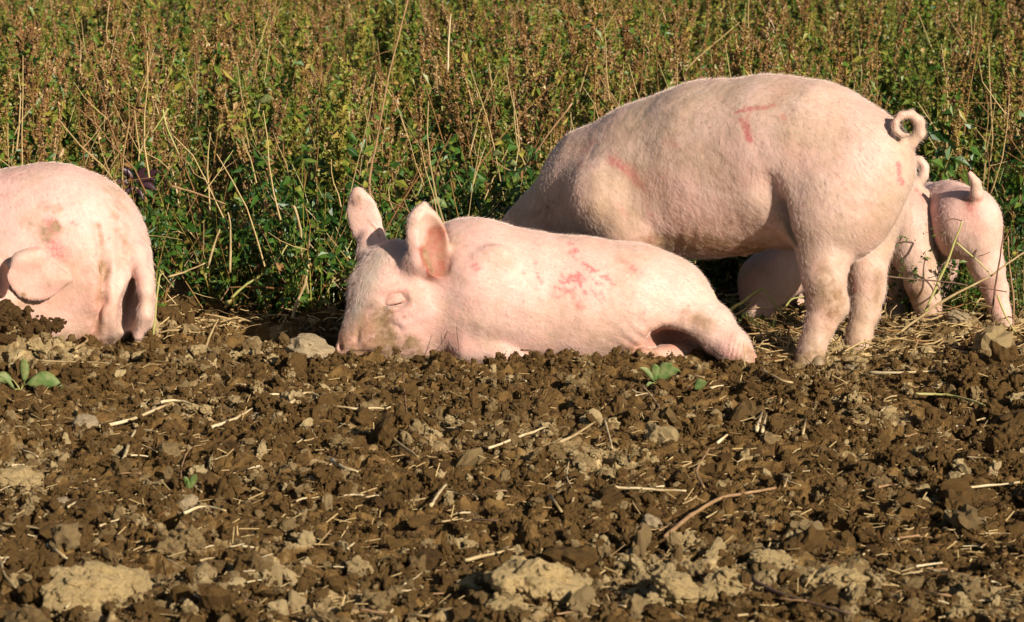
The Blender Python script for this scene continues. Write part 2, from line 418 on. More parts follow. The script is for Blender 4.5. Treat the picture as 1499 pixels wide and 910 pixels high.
def put_clod(name, me, mat, px, py, r, parent=None, squash=1.0, lift=.15):
    p = on_soil(px, py); m = mpp(px, py, p[1]); R = r * m
    o = link(name, with_mat(me, mat), None, parent)
    o.location = (p[0], p[1] + R * .3, p[2] + R * lift)
    o.scale = (R, R, R * squash); o.rotation_euler = (random.uniform(-.3, .3), random.uniform(-.3, .3), random.uniform(0, 6.28))
    return o
# notable ones: (px, py, radius px, 'light'/'mid'/'dark', cluster?)
NC = [(300, 610, 27, 'L', 1), (275, 600, 14, 'L', 1), (28, 715, 32, 'L', 1), (20, 690, 16, 'L', 1), (62, 665, 16, 'L', 1), (140, 885, 58, 'L', 1), (95, 895, 34, 'L', 1), (190, 870, 30, 'L', 1), (265, 812, 36, 'M', 1), (250, 668, 16, 'M', 0),
      (785, 888, 66, 'L', 1), (735, 900, 30, 'L', 1), (830, 872, 34, 'L', 1), (1222, 868, 42, 'L', 1), (1250, 842, 24, 'M', 0), (1265, 612, 26, 'M', 1), (1300, 605, 12, 'L', 0), (1250, 590, 16, 'L', 1), (1128, 838, 32, 'L', 1), (1150, 825, 22, 'L', 1), (1008, 800, 26, 'L', 1),
      (905, 832, 26, 'L', 1), (990, 882, 42, 'L', 1), (1060, 870, 30, 'L', 1), (875, 670, 15, 'L', 1), (880, 665, 12, 'L', 1), (945, 665, 9, 'L', 0), (1090, 668, 9, 'L', 0), (1404, 672, 11, 'L', 0), (1350, 718, 11, 'L', 0), (690, 862, 22, 'L', 1),
      (500, 655, 22, 'M', 1), (525, 640, 18, 'L', 1), (620, 655, 14, 'M', 1), (375, 690, 12, 'L', 1), (600, 740, 12, 'L', 1), (560, 890, 30, 'M', 1), (30, 860, 24, 'L', 1), (265, 880, 20, 'L', 1), (430, 780, 16, 'M', 0), (1400, 905, 26, 'L', 1),
      (1340, 895, 22, 'M', 1), (1255, 536, 17, 'L', 0), (290, 515, 12, 'L', 0), (60, 515, 20, 'L', 1), (100, 512, 16, 'L', 1), (160, 508, 16, 'M', 1), (205, 522, 10, 'L', 0), (340, 525, 14, 'L', 1), (400, 530, 14, 'L', 1), (265, 540, 22, 'M', 1),
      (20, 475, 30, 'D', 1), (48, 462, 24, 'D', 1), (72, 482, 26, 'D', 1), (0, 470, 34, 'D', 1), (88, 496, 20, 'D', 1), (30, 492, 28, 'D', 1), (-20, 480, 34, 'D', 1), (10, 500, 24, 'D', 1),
      (1330, 500, 18, 'M', 1), (1380, 505, 20, 'M', 1), (1290, 505, 16, 'M', 1), (1440, 500, 20, 'M', 1), (1340, 478, 14, 'M', 1), (1140, 505, 18, 'M', 1), (1165, 540, 12, 'M', 0), (1030, 540, 12, 'M', 0),
      (1365, 515, 14, 'D', 1), (1400, 520, 16, 'D', 1), (690, 800, 10, 'L', 0), (705, 690, 9, 'L', 0), (1180, 690, 8, 'L', 0), (1000, 700, 9, 'L', 0), (700, 640, 8, 'L', 0), (110, 605, 9, 'L', 0), (820, 835, 20, 'M', 1), (1070, 812, 16, 'M', 1)]
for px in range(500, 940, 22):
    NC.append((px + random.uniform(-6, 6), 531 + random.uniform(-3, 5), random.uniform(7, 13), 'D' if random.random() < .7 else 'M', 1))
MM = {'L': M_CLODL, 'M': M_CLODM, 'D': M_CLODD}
for i, (px, py, r, k, cl) in enumerate(NC):
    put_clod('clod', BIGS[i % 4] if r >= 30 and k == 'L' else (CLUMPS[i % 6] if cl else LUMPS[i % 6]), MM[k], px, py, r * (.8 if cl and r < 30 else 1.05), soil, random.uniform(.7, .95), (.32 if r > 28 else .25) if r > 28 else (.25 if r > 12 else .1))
cnt = len(NC)
while cnt < 298:
    py = 520 + 390 * random.random() ** .8; px = random.uniform(-60, 1560)
    if 500 < px < 1100 and py < 535: continue
    p = G(px, py); L = base_D[int((min(max(p[0], X0), X1 - .01) - X0) / DX), int((p[1] - Y0) / DY)]
    k = 'L' if random.random() < L * .7 else ('M' if random.random() < .30 else 'D')
    r = (random.uniform(4, 9) if random.random() < .75 else random.uniform(9, 17)) * (.6 + 1.1 * (py - 520) / 390)
    if k == 'L': r *= .75
    cl = random.random() < .6
    put_clod('clod', CLUMPS[cnt % 6] if cl else LUMPS[cnt % 6], MM[k], px, py, r, soil, random.uniform(.6, .95), .1); cnt += 1

STN = [(455, 518, 30, 'flat buff stone half buried just left of the lying pig snout'), (372, 612, 12, 'small round buff pebble right of the large crusty clod'),
       (124, 622, 18, 'oval buff stone at the end of a pale bent straw'), (1406, 470, 19, 'rounded muddy stone between the legs of the two small pigs'),
       (1150, 802, 12, 'smooth oval pebble on soil near the lower middle right'), (272, 738, 17, 'buff round stone beside the tiny green sprout'),
       (955, 768, 16, 'pale flat pebble near the left end of the thick curved stalk'), (1250, 540, 15, 'small buff stone beside the standing pig rear hoof'),
       (88, 740, 13, 'pale pebble right of the light clod at the left edge'), (940, 780, 13, 'buff pebble just below the flat pale pebble')]
for i, (px, py, r, lab) in enumerate(STN):
    o = put_clod('stone', STONES[i % 3], M_STONE, px, py, r, None, .75, .1); tag(o, lab, 'stone')
    if i in (0,): o.scale[0] *= 1.25

def gn_scatter(name, pts, turn, size, which, lib_, mat_attr=None, parent=None):
    me = bpy.data.meshes.new(name + '_points'); me.vertices.add(len(pts)); me.vertices.foreach_set('co', np.asarray(pts, np.float32).ravel())
    for nm, ty, key, arr in (('turn', 'FLOAT_VECTOR', 'vector', turn), ('size', 'FLOAT_VECTOR', 'vector', size), ('which', 'INT', 'value', which)) + ((('dry', 'FLOAT', 'value', mat_attr),) if mat_attr is not None else ()):
        a = me.attributes.new(nm, ty, 'POINT'); a.data.foreach_set(key, np.asarray(arr, np.int32 if ty == 'INT' else np.float32).ravel())
    o = link(name, me, None, parent)
    ng = bpy.data.node_groups.new(name, 'GeometryNodeTree')
    ng.interface.new_socket('Geometry', in_out='INPUT', socket_type='NodeSocketGeometry'); ng.interface.new_socket('Geometry', in_out='OUTPUT', socket_type='NodeSocketGeometry')
    gi = ng.nodes.new('NodeGroupInput'); go = ng.nodes.new('NodeGroupOutput'); iop = ng.nodes.new('GeometryNodeInstanceOnPoints'); ci = ng.nodes.new('GeometryNodeCollectionInfo')
    ci.inputs[0].default_value = lib_; ci.inputs['Separate Children'].default_value = True; ci.inputs['Reset Children'].default_value = True
    def named(nm, ty):
        k = ng.nodes.new('GeometryNodeInputNamedAttribute'); k.data_type = ty; k.inputs[0].default_value = nm; return k.outputs[0]
    iop.inputs['Pick Instance'].default_value = True
    ng.links.new(gi.outputs[0], iop.inputs['Points']); ng.links.new(ci.outputs[0], iop.inputs['Instance'])
    ng.links.new(named('which', 'INT'), iop.inputs['Instance Index']); ng.links.new(named('turn', 'FLOAT_VECTOR'), iop.inputs['Rotation']); ng.links.new(named('size', 'FLOAT_VECTOR'), iop.inputs['Scale'])
    ng.links.new(iop.outputs[0], go.inputs[0])
    o.modifiers.new('scatter', 'NODES').node_group = ng
    return o
def crumbs():
    lb = bpy.data.collections.new('crumb_kinds')
    for i in range(8):
        me = lump(200 + i, 3, .85, 1.0) if i < 5 else crumb_cluster(210 + i, 4)
        me.materials.append(M_CRUMB); lb.objects.link(bpy.data.objects.new('crumb_kind_%02d' % i, me))
    N = 62000
    ys = 5.0 + 4.0 * rng.random(N) ** .85; xs = rng.uniform(-1, 1, N) * (.2 * ys + .15)
    den = vnoise(xs, ys, .16, 51) + .5 * vnoise(xs, ys, .06, 52)
    kp = den > rng.uniform(-1.1, .35, N); xs = xs[kp]; ys = ys[kp]; N = len(xs)
    r = .0022 + .0135 * rng.random(N) ** 3.2; big = rng.random(N) < .02; r[big] *= rng.uniform(1.4, 2.8, big.sum()); r *= 1 + .5 * vnoise(xs, ys, .25, 71)
    r = np.where((ys > 7.55) & (ys < 8.3) & (xs > -.55) & (xs < 1.1), np.minimum(r, .009), r)
    cs = G(1060, 745); r = np.where(np.hypot((xs - cs[0]) * 1.0, (ys - cs[1]) * .35) < .16, np.minimum(r, .008), r)
    i_ = ((xs - X0) / DX).astype(int); j_ = ((ys - Y0) / DY).astype(int)
    sz = r[:, None] * rng.uniform(.6, 1.6, (N, 3))
    dd = np.clip(base_D[i_, j_] + rng.normal(0, .20, N) + (rng.random(N) < .09) * rng.uniform(.2, .7, N), 0, 1)
    o = gn_scatter('soil_crumbs', np.stack([xs, ys, H[i_, j_] + r * rng.uniform(.1, .75, N)], 1), rng.uniform(0, 6.28, (N, 3)), sz, rng.integers(0, 8, N), lb, dd, soil)
    o['kind'] = 'stuff'
crumbs()

# ------------------------------------------------------------------ pigs: one implicit surface each
class Pig:
    def __init__(s, lo, hi, vox, n=(0, 1, 0)):
        s.lo = np.array(lo, float); s.vox = vox; s.hi = np.array(hi, float)
        s.shape = np.ceil((s.hi - s.lo) / vox).astype(int) + 1
        s.f = np.full(s.shape, .5, np.float32)
        s.ax = [(s.lo[i] + np.arange(s.shape[i]) * vox).astype(np.float32) for i in range(3)]
        s.n = np.array(n, float) / np.linalg.norm(n)
    def _sub(s, lo, hi):
        i0 = np.clip(np.floor((lo - s.lo) / s.vox).astype(int), 0, s.shape - 1); i1 = np.clip(np.ceil((hi - s.lo) / s.vox).astype(int) + 1, 1, s.shape)
        sl = tuple(slice(a, b) for a, b in zip(i0, i1))
        return sl, s.ax[0][sl[0]][:, None, None], s.ax[1][sl[1]][None, :, None], s.ax[2][sl[2]][None, None, :]
    def _comb(s, sl, d, k, op):
        a = s.f[sl]
        if op == 'u':
            h = np.clip(k - np.abs(a - d), 0, None) / k
            s.f[sl] = np.minimum(a, d) - h * h * k * .25
        else:
            h = np.clip(k - np.abs(a + d), 0, None) / k
            s.f[sl] = np.maximum(a, -d) + h * h * k * .25
    def cone(s, a, ra, b, rb, k=.03, fl=1.0, op='u'):
        a = np.array(a); b = np.array(b); m = max(ra, rb) * max(1, fl) + k + 2 * s.vox
        sl, X, Y, Z = s._sub(np.minimum(a, b) - m, np.maximum(a, b) + m)
        n = s.n; q = 1 / fl - 1
        def T(x, y, z):
            t = (x * n[0] + y * n[1] + z * n[2]) * q
            return x + t * n[0], y + t * n[1], z + t * n[2]
        x, y, z = T(X - a[0], Y - a[1], Z - a[2]); bx, by, bz = T(*(b - a))
        L = bx * bx + by * by + bz * bz + 1e-12
        h = np.clip((x * bx + y * by + z * bz) / L, 0, 1)
        d = np.sqrt((x - h * bx) ** 2 + (y - h * by) ** 2 + (z - h * bz) ** 2) - (ra + (rb - ra) * h)
        s._comb(sl, d.astype(np.float32), k, op)
    def ell(s, c, r, k=.03, rot=0.0, yaw=0.0, op='u'):
        """r = radii along image x, image up, depth; rot turns it in the picture plane (clockwise positive), yaw about the vertical"""
        c = np.array(c); r = np.array(r, float); m = r.max() + k + 2 * s.vox
        sl, X, Y, Z = s._sub(c - m, c + m)
        ro = math.radians(rot); ya = math.radians(yaw)
        ex = np.array([math.cos(ro), 0, -math.sin(ro)]); ez = np.array([math.sin(ro), 0, math.cos(ro)]); ey = np.array([0, 1.0, 0])
        R = np.array([[math.cos(ya), -math.sin(ya), 0], [math.sin(ya), math.cos(ya), 0], [0, 0, 1]])
        ex, ey, ez = R @ ex, R @ ey, R @ ez
        X = X - c[0]; Y = Y - c[1]; Z = Z - c[2]
        u = (X * ex[0] + Y * ex[1] + Z * ex[2]) / r[0]; v = (X * ez[0] + Y * ez[1] + Z * ez[2]) / r[1]; w_ = (X * ey[0] + Y * ey[1] + Z * ey[2]) / r[2]
        k0 = np.sqrt(u * u + v * v + w_ * w_) + 1e-6; k1 = np.sqrt((u / r[0]) ** 2 + (v / r[1]) ** 2 + (w_ / r[2]) ** 2) + 1e-6
        d = k0 * (k0 - 1) / k1
        s._comb(sl, d.astype(np.float32), k, op)
    # pixel-space wrappers: the sculptor's drawing in side view at a stated distance
    def C(s, x0, y0, Ya, r0, x1, y1, Yb, r1, k=.03, fl=1.0, op='u'):
        s.cone(P(x0, y0, Ya), r0 * mpp(x0, y0, Ya), P(x1, y1, Yb), r1 * mpp(x1, y1, Yb), k, fl, op)
    def E(s, x, y, Y, rx, ry, rd, k=.02, rot=0, yaw=0, op='u'):
        m = mpp(x, y, Y); s.ell(P(x, y, Y), (rx * m, ry * m, rd), k, rot, yaw, op)
    def chain(s, pts, k=.03, fl=1.0, op='u'):
        for a, b in zip(pts[:-1], pts[1:]):
            s.C(*a, *b, k=k, fl=fl, op=op)
    def near(s, px, py):
        d = ray(px, py); ts = np.arange(s.lo[1], s.hi[1], s.vox * .5) / d[1]
        p = CAM + d * ts[:, None]; i = np.round((p - s.lo) / s.vox).astype(int)
        ok = ((i >= 0) & (i < s.shape)).all(1); f = np.full(len(ts), 9.0); ii_ = i[ok]; f[ok] = s.f[ii_[:, 0], ii_[:, 1], ii_[:, 2]]
        w_ = np.where(f < 0)[0]
        return float(p[w_[0], 1]) if len(w_) else float((s.lo[1] + s.hi[1]) / 2)
    def mesh(s):
        f = s.f; f[0] = f[-1] = 1; f[:, 0] = f[:, -1] = 1; f[:, :, 0] = f[:, :, -1] = 1
        S = f < 0
        nx_, ny_, nz_ = np.array(f.shape) - 1
        act = np.zeros((nx_, ny_, nz_), np.int8)
        for a in (0, 1):
            for b in (0, 1):
                for c in (0, 1): act += S[a:a + nx_, b:b + ny_, c:c + nz_]
        act = (act > 0) & (act < 8)
        ci = np.argwhere(act); idx = np.full(act.shape, -1, np.int64); idx[act] = np.arange(len(ci))
        acc = np.zeros((len(ci), 3)); cnt_ = np.zeros(len(ci))
        for ax in range(3):
            o1, o2 = [i for i in range(3) if i != ax]
            for u in (0, 1):
                for v in (0, 1):
                    a = ci.copy(); a[:, o1] += u; a[:, o2] += v; b = a.copy(); b[:, ax] += 1
                    fa = f[a[:, 0], a[:, 1], a[:, 2]]; fb = f[b[:, 0], b[:, 1], b[:, 2]]
                    m = (fa < 0) != (fb < 0); t = fa[m] / (fa[m] - fb[m]); p = a[m].astype(float); p[:, ax] += t
                    acc[m] += p; cnt_[m] += 1
        V = s.lo + acc / cnt_[:, None] * s.vox
        Q = []
        for ax in range(3):
            o1, o2 = [(1, 2), (2, 0), (0, 1)][ax]
            sl0 = [slice(1, -1)] * 3; sl0[ax] = slice(0, -1); sl1 = list(sl0); sl1[ax] = slice(1, None)
            A = S[tuple(sl0)]; B = S[tuple(sl1)]
            for flip, M in ((False, A & ~B), (True, ~A & B)):
                e = np.argwhere(M)
                for i in range(3):
                    if i != ax: e[:, i] += 1
                def cell(d1, d2):
                    c = e.copy(); c[:, o1] -= d1; c[:, o2] -= d2; return idx[c[:, 0], c[:, 1], c[:, 2]]
                qd = np.stack([cell(1, 1), cell(0, 1), cell(0, 0), cell(1, 0)], 1)
                Q.append(qd[:, ::-1] if flip else qd)
        Q = np.concatenate(Q)
        e = np.concatenate([Q[:, [0, 1]], Q[:, [1, 2]], Q[:, [2, 3]], Q[:, [3, 0]]]); N = len(V)
        deg = np.bincount(e[:, 0], minlength=N) + np.bincount(e[:, 1], minlength=N)
        for lam in (.5, .5, .5):
            L = np.stack([np.bincount(e[:, 0], V[e[:, 1], i], N) + np.bincount(e[:, 1], V[e[:, 0], i], N) for i in range(3)], 1) / np.maximum(deg, 1)[:, None]
            V = V + lam * (L - V)
        fn = np.cross(V[Q[:, 2]] - V[Q[:, 0]], V[Q[:, 3]] - V[Q[:, 1]])
        Nn = np.stack([sum(np.bincount(Q[:, k], fn[:, i], N) for k in range(4)) for i in range(3)], 1)
        Nn /= np.linalg.norm(Nn, axis=1)[:, None] + 1e-12
        s.V, s.Q, s.N, s.area = V, Q, Nn, np.linalg.norm(fn, axis=1)
        return V, Q, Nn

def finish_pig(pig, mat, label, marks, flow, nh, name='pig', hlen=.016, wrinkle=None, longhair=(), bald=()):
    V, Q, N = pig.mesh()
    px, py = proj(V)
    if wrinkle is not None:
        V = V + N * wrinkle(px, py, V, N)[:, None]
    front = np.clip(.5 - N[:, 1] * 2, 0, 1)
    ch = np.zeros((len(V), 4))
    jx = px + 2.2 * vnoise(V[:, 0] + V[:, 1], V[:, 2], .02, 3); jy = py + 2.2 * vnoise(V[:, 0] - V[:, 1], V[:, 2], .02, 8)
    for c, x0, y0, x1, y1, wd, st in marks:
        dx, dy = x1 - x0, y1 - y0; L = dx * dx + dy * dy + 1e-6
        h = np.clip(((jx - x0) * dx + (jy - y0) * dy) / L, 0, 1)
        dist = np.hypot(jx - x0 - h * dx, jy - y0 - h * dy)
        ch[:, 'rgba'.index(c)] += st * np.exp(-(dist / wd) ** 2) * front
    ch = np.clip(ch, 0, 1)
    # lie of the coat: coordinates along and across the flow
    fl = np.array([flow(x, y) for x, y in ((0, 0),)])[0]
    fx, fy = flow(px, py)
    root = empty(name, (float(V[:, 0].mean()), float(V[:, 1].mean()), 0.0))
    off = np.array(root.location)
    T = np.stack([np.broadcast_to(fx, px.shape), np.zeros_like(px), -np.broadcast_to(fy, px.shape)], 1)
    T = T - (T * N).sum(1)[:, None] * N; T /= np.linalg.norm(T, axis=1)[:, None] + 1e-9
    a0 = np.array([np.mean(fx), 0, -np.mean(fy)]); a0 /= np.linalg.norm(a0); b0 = np.array([-a0[2], 0, a0[0]])
    coat = np.stack([V @ a0, V @ b0 + 0, V[:, 1]], 1)
    me = np_mesh('pig_body', V - off, Q, smooth=True, attrs=[('marks', 'FLOAT_COLOR', ch), ('coat', 'FLOAT_VECTOR', coat)])
    link('body', me, mat, root)
    # bristles: real strands rooted in the skin
    g = np.random.default_rng(len(V))
    cdir = V - CAM; vis = (N * cdir).sum(1) / np.linalg.norm(cdir, axis=1) < .45
    qv = vis[Q].all(1); qi = np.where(qv)[0]; pr = pig.area[qi]; pr = pr / pr.sum()
    pick = g.choice(qi, nh, p=pr); u = g.random((nh, 1)); v = g.random((nh, 1)); q4 = Q[pick]
    def lerp(A): return (A[q4[:, 0]] * (1 - u) + A[q4[:, 1]] * u) * (1 - v) + (A[q4[:, 3]] * (1 - u) + A[q4[:, 2]] * u) * v
    p0 = lerp(V); nn = lerp(N); tt = lerp(T) + g.normal(0, .22, (nh, 3)); hx, hy = proj(p0)
    ln = hlen * g.uniform(.5, 1.25, nh)
    for lx, ly, lr in bald: ln = ln * (1 - .93 * np.exp(-(((hx - lx) ** 2 + (hy - ly) ** 2) / lr ** 2)))
    mk_ = lerp(ch); ln = ln * (1 - .85 * np.clip(np.maximum(mk_[:, 0], mk_[:, 1]) * 1.4 + .5 * mk_[:, 3], 0, 1))
    for lx, ly, lr, mul in longhair: ln = ln * (1 + (mul - 1) * np.exp(-(((hx - lx) ** 2 + (hy - ly) ** 2) / lr ** 2)))
    ln = ln[:, None]
    p1 = p0 + tt * ln * .5 + nn * ln * .09; p2 = p0 + tt * ln + nn * ln * .13
    pts = np.stack([p0 - nn * .001, p1, p2], 1) - off
    hc = bpy.data.hair_curves.new('bristles'); hc.add_curves([3] * nh)
    hc.attributes['position'].data.foreach_set('vector', pts.astype(np.float32).ravel())
    ra = hc.attributes.get('radius') or hc.attributes.new('radius', 'FLOAT', 'POINT')
    ra.data.foreach_set('value', np.tile(np.array([.00017, .00014, .00005], np.float32), nh))
    ho = link('bristles', hc, M_HAIR, root); ho['kind'] = 'stuff'
    tag(root, label, 'pig', 'pink pigs in the field')
    return root

# --- the tall standing pig
def SY(px): return 8.12 + (1220 - px) * .00108
def hoof(root, px, py, Y, w_, h_):
    g0 = P(px, py, Y); m = mpp(px, py, Y); o_ = np.array(root.location)
    for sgn in (-1, 1):
        V = []; K = 10
        for k, (zz, rr, fw) in enumerate(((0, 1.0, .0), (.35, .96, .0), (.75, .82, -.05), (1.0, .62, -.12))):
            for a in range(K):
                t = 2 * math.pi * a / K
                V.append([sgn * w_ * .27 * m + math.cos(t) * w_ * .27 * m * rr, math.sin(t) * w_ * .5 * m * rr * (1.35 if math.sin(t) < 0 else .9) + fw * w_ * m * -1, zz * h_ * m])
        V = np.array(V) + g0 - o_; Q = [[k * K + a, k * K + (a + 1) % K, (k + 1) * K + (a + 1) % K, (k + 1) * K + a] for k in range(3) for a in range(K)]
        V = np.concatenate([V, V[:K].mean(0)[None], V[-K:].mean(0)[None]]); n0 = 4 * K
        T = [[n0, (a + 1) % K, a] for a in range(K)] + [[n0 + 1, 3 * K + a, 3 * K + (a + 1) % K] for a in range(K)]
        link('hoof', np_mesh('hoof', V, np.array(Q), np.array(T)), M_HOOF, root)
def standing():
    sn = np.array([.47, .88, 0])
    p = Pig((-.08, 7.80, -.05), (1.28, 8.85, .95), .0056, sn)
    fl = .80
    T = [(1248, 244, 93), (1190, 235, 113), (1125, 236, 121), (1040, 246, 124), (955, 266, 113), (885, 292, 101), (820, 325, 62), (788, 352, 57), (770, 420, 50), (745, 500, 28)]
    p.chain([(x, y, SY(x) + .02, r) for x, y, r in T], k=.05, fl=fl)
    p.E(1225, 290, SY(1225) - .02, 90, 96, .17, k=.04, rot=8)                    # ham
    p.E(858, 240, SY(858) + .04, 50, 45, .10, k=.05, rot=-30)                    # shoulder blade
    # near hind leg
    yn = SY(1205) - .13
    p.E(1203, 290, yn + .09, 67, 84, .10, k=.022, rot=-4)
    p.chain([(1207, 335, yn + .05, 56), (1207, 375, yn + .03, 38), (1206, 405, yn, 30.5), (1212, 446, yn + .01, 28), (1200, 478, yn - .01, 20.5), (1190, 505, yn - .03, 18), (1186, 524, yn - .04, 19.5)], k=.022)
    p.E(1128, 298, p.near(1128, 298) - .012, 17, 42, .025, k=.04, rot=-8, op='s')
    p.C(1150, 300, yn + .03, 6, 1166, 352, yn + .03, 6, k=.03, op='s')
    # far hind leg
    yf = SY(1205) + .06
    p.chain([(1285, 300, yf, 44), (1272, 360, yf, 33), (1268, 395, yf - .02, 28), (1269, 425, yf - .02, 24.5), (1266, 456, yf - .03, 20), (1257, 492, yf - .05, 17), (1254, 522, yf - .06, 17.5)], k=.022)
    # front legs go down behind the lying pig
    ys = SY(915)
    p.chain([(890, 285, ys - .085, 60), (922, 338, ys - .105, 44), (915, 400, ys - .09, 28), (905, 450, ys - .08, 20), (900, 500, ys - .08, 18)], k=.05)
    p.chain([(860, 350, ys + .12, 45), (850, 420, ys + .12, 26), (845, 490, ys + .12, 18)], k=.04)
    # belly floor, sheath
    p.C(1000, 330, SY(1000), 42, 1090, 325, SY(1090), 44, k=.04)
    p.C(1086, 366, SY(1086) - .03, 5, 1090, 374, SY(1090) - .03, 3, k=.012)
    p.C(1130, 320, SY(1130) + .1, 40, 1180, 330, SY(1180) + .08, 40, k=.03)
    # crease between the hams, dock
    p.C(1340, 235, SY(1325) - .045, 3.2, 1322, 325, SY(1325) - .13, 4.5, k=.02, op='s')
    p.E(1318, 214, SY(1318) + .02, 17, 14, .035, k=.03)
    tl = [(1300, 206, 15), (1316, 212, 12), (1334, 208, 10.5), (1346, 195, 9.6), (1346, 178, 8.8), (1334, 167, 8), (1319, 168, 7.2), (1310, 179, 6.4), (1312, 192, 5.6), (1322, 199, 4.4), (1330, 197, 3.4)]
    p.chain([(x, y, SY(1320) + .02 - .006 * i, r * (1.0 if i < 2 else .86)) for i, (x, y, r) in enumerate(tl)], k=.007)
    def wr(px, py, V, N):
        m = np.exp(-((px - 1040) / 95) ** 2) * np.clip((py - 255) / 70, 0, 1)
        w1 = np.sin(px * .30 + .012 * (py - 300) * np.sin(px * .02) * 3 + 1.5 * np.sin(py * .02)) * .0008 * m * (.5 + vnoise(px, py, 40., 2))
        m2 = np.exp(-((px - 880) / 50) ** 2 - ((py - 300) / 60) ** 2)
        w2 = np.sin(px * .19 + py * .02) * .0012 * m2
        return w1 + w2 + .004 * noise3(V, .07, 4) + .0016 * noise3(V, .025, 9)
    R = []
    for a in [('r', 1078, 165, 1133, 153, 2.0, 1.8), ('r', 1093, 188, 1097, 204, 3, 1.4), ('r', 1088, 158, 1110, 160, 2, .6), ('r', 1085, 175, 1098, 205, 5, .8), ('r', 1100, 160, 1092, 190, 3, .5), ('r', 898, 235, 938, 268, 7, 1), ('r', 905, 236, 930, 248, 5, .6),
              ('r', 925, 262, 945, 280, 3, .5), ('r', 942, 292, 955, 315, 3, .45), ('r', 1146, 170, 1148, 174, 4, .6), ('r', 975, 205, 990, 212, 5, .4), ('r', 1316, 238, 1319, 270, 4, .9), ('r', 850, 238, 851, 242, 4, .5), ('r', 870, 205, 850, 222, 5, .3),
              ('r', 905, 300, 920, 315, 4, .3), ('r', 1248, 410, 1252, 424, 4, .6), ('r', 1180, 175, 1230, 190, 40, .07)]: R.append(a)
    for a in [('g', 1205, 400, 1212, 470, 22, .6), ('g', 1180, 495, 1200, 520, 16, .45), ('g', 1262, 470, 1255, 520, 14, .45), ('g', 1150, 300, 1160, 350, 14, .3), ('g', 830, 250, 800, 300, 20, .25), ('g', 1228, 436, 1218, 455, 9, .9), ('g', 1286, 400, 1283, 450, 9, .6), ('g', 1182, 520, 1206, 524, 9, .75), ('g', 1245, 520, 1270, 526, 9, .8), ('g', 955, 354, 1112, 366, 13, 1), ('g', 800, 330, 850, 360, 30, .35), ('g', 1000, 200, 1040, 230, 26, .2), ('g', 1270, 300, 1290, 330, 22, .25), ('g', 900, 330, 940, 350, 18, .35), ('g', 740, 320, 800, 300, 14, .3), ('g', 1010, 338, 1130, 325, 24, .4),  # mud; the flank hollow and shoulder front strokes also paint in shade
              ('g', 1010, 230, 1080, 260, 24, .14), ('g', 880, 290, 870, 350, 18, .22), ('g', 1215, 200, 1235, 205, 18, .25), ('g', 1190, 300, 1185, 380, 12, .15)]: R.append(a)
    r = finish_pig(p, M_STAND, 'tall pink pig standing side on with its head down behind the lying pig', R,
                      lambda x, y: (.75 + 0 * x, .66 + 0 * x), 46000, wrinkle=wr, hlen=.017, longhair=[(1345, 240, 20, 1.6)])
    hoof(r, 1184, 533, yn - .05, 44, 16); hoof(r, 1252, 536, yf - .07, 42, 16)
    return r

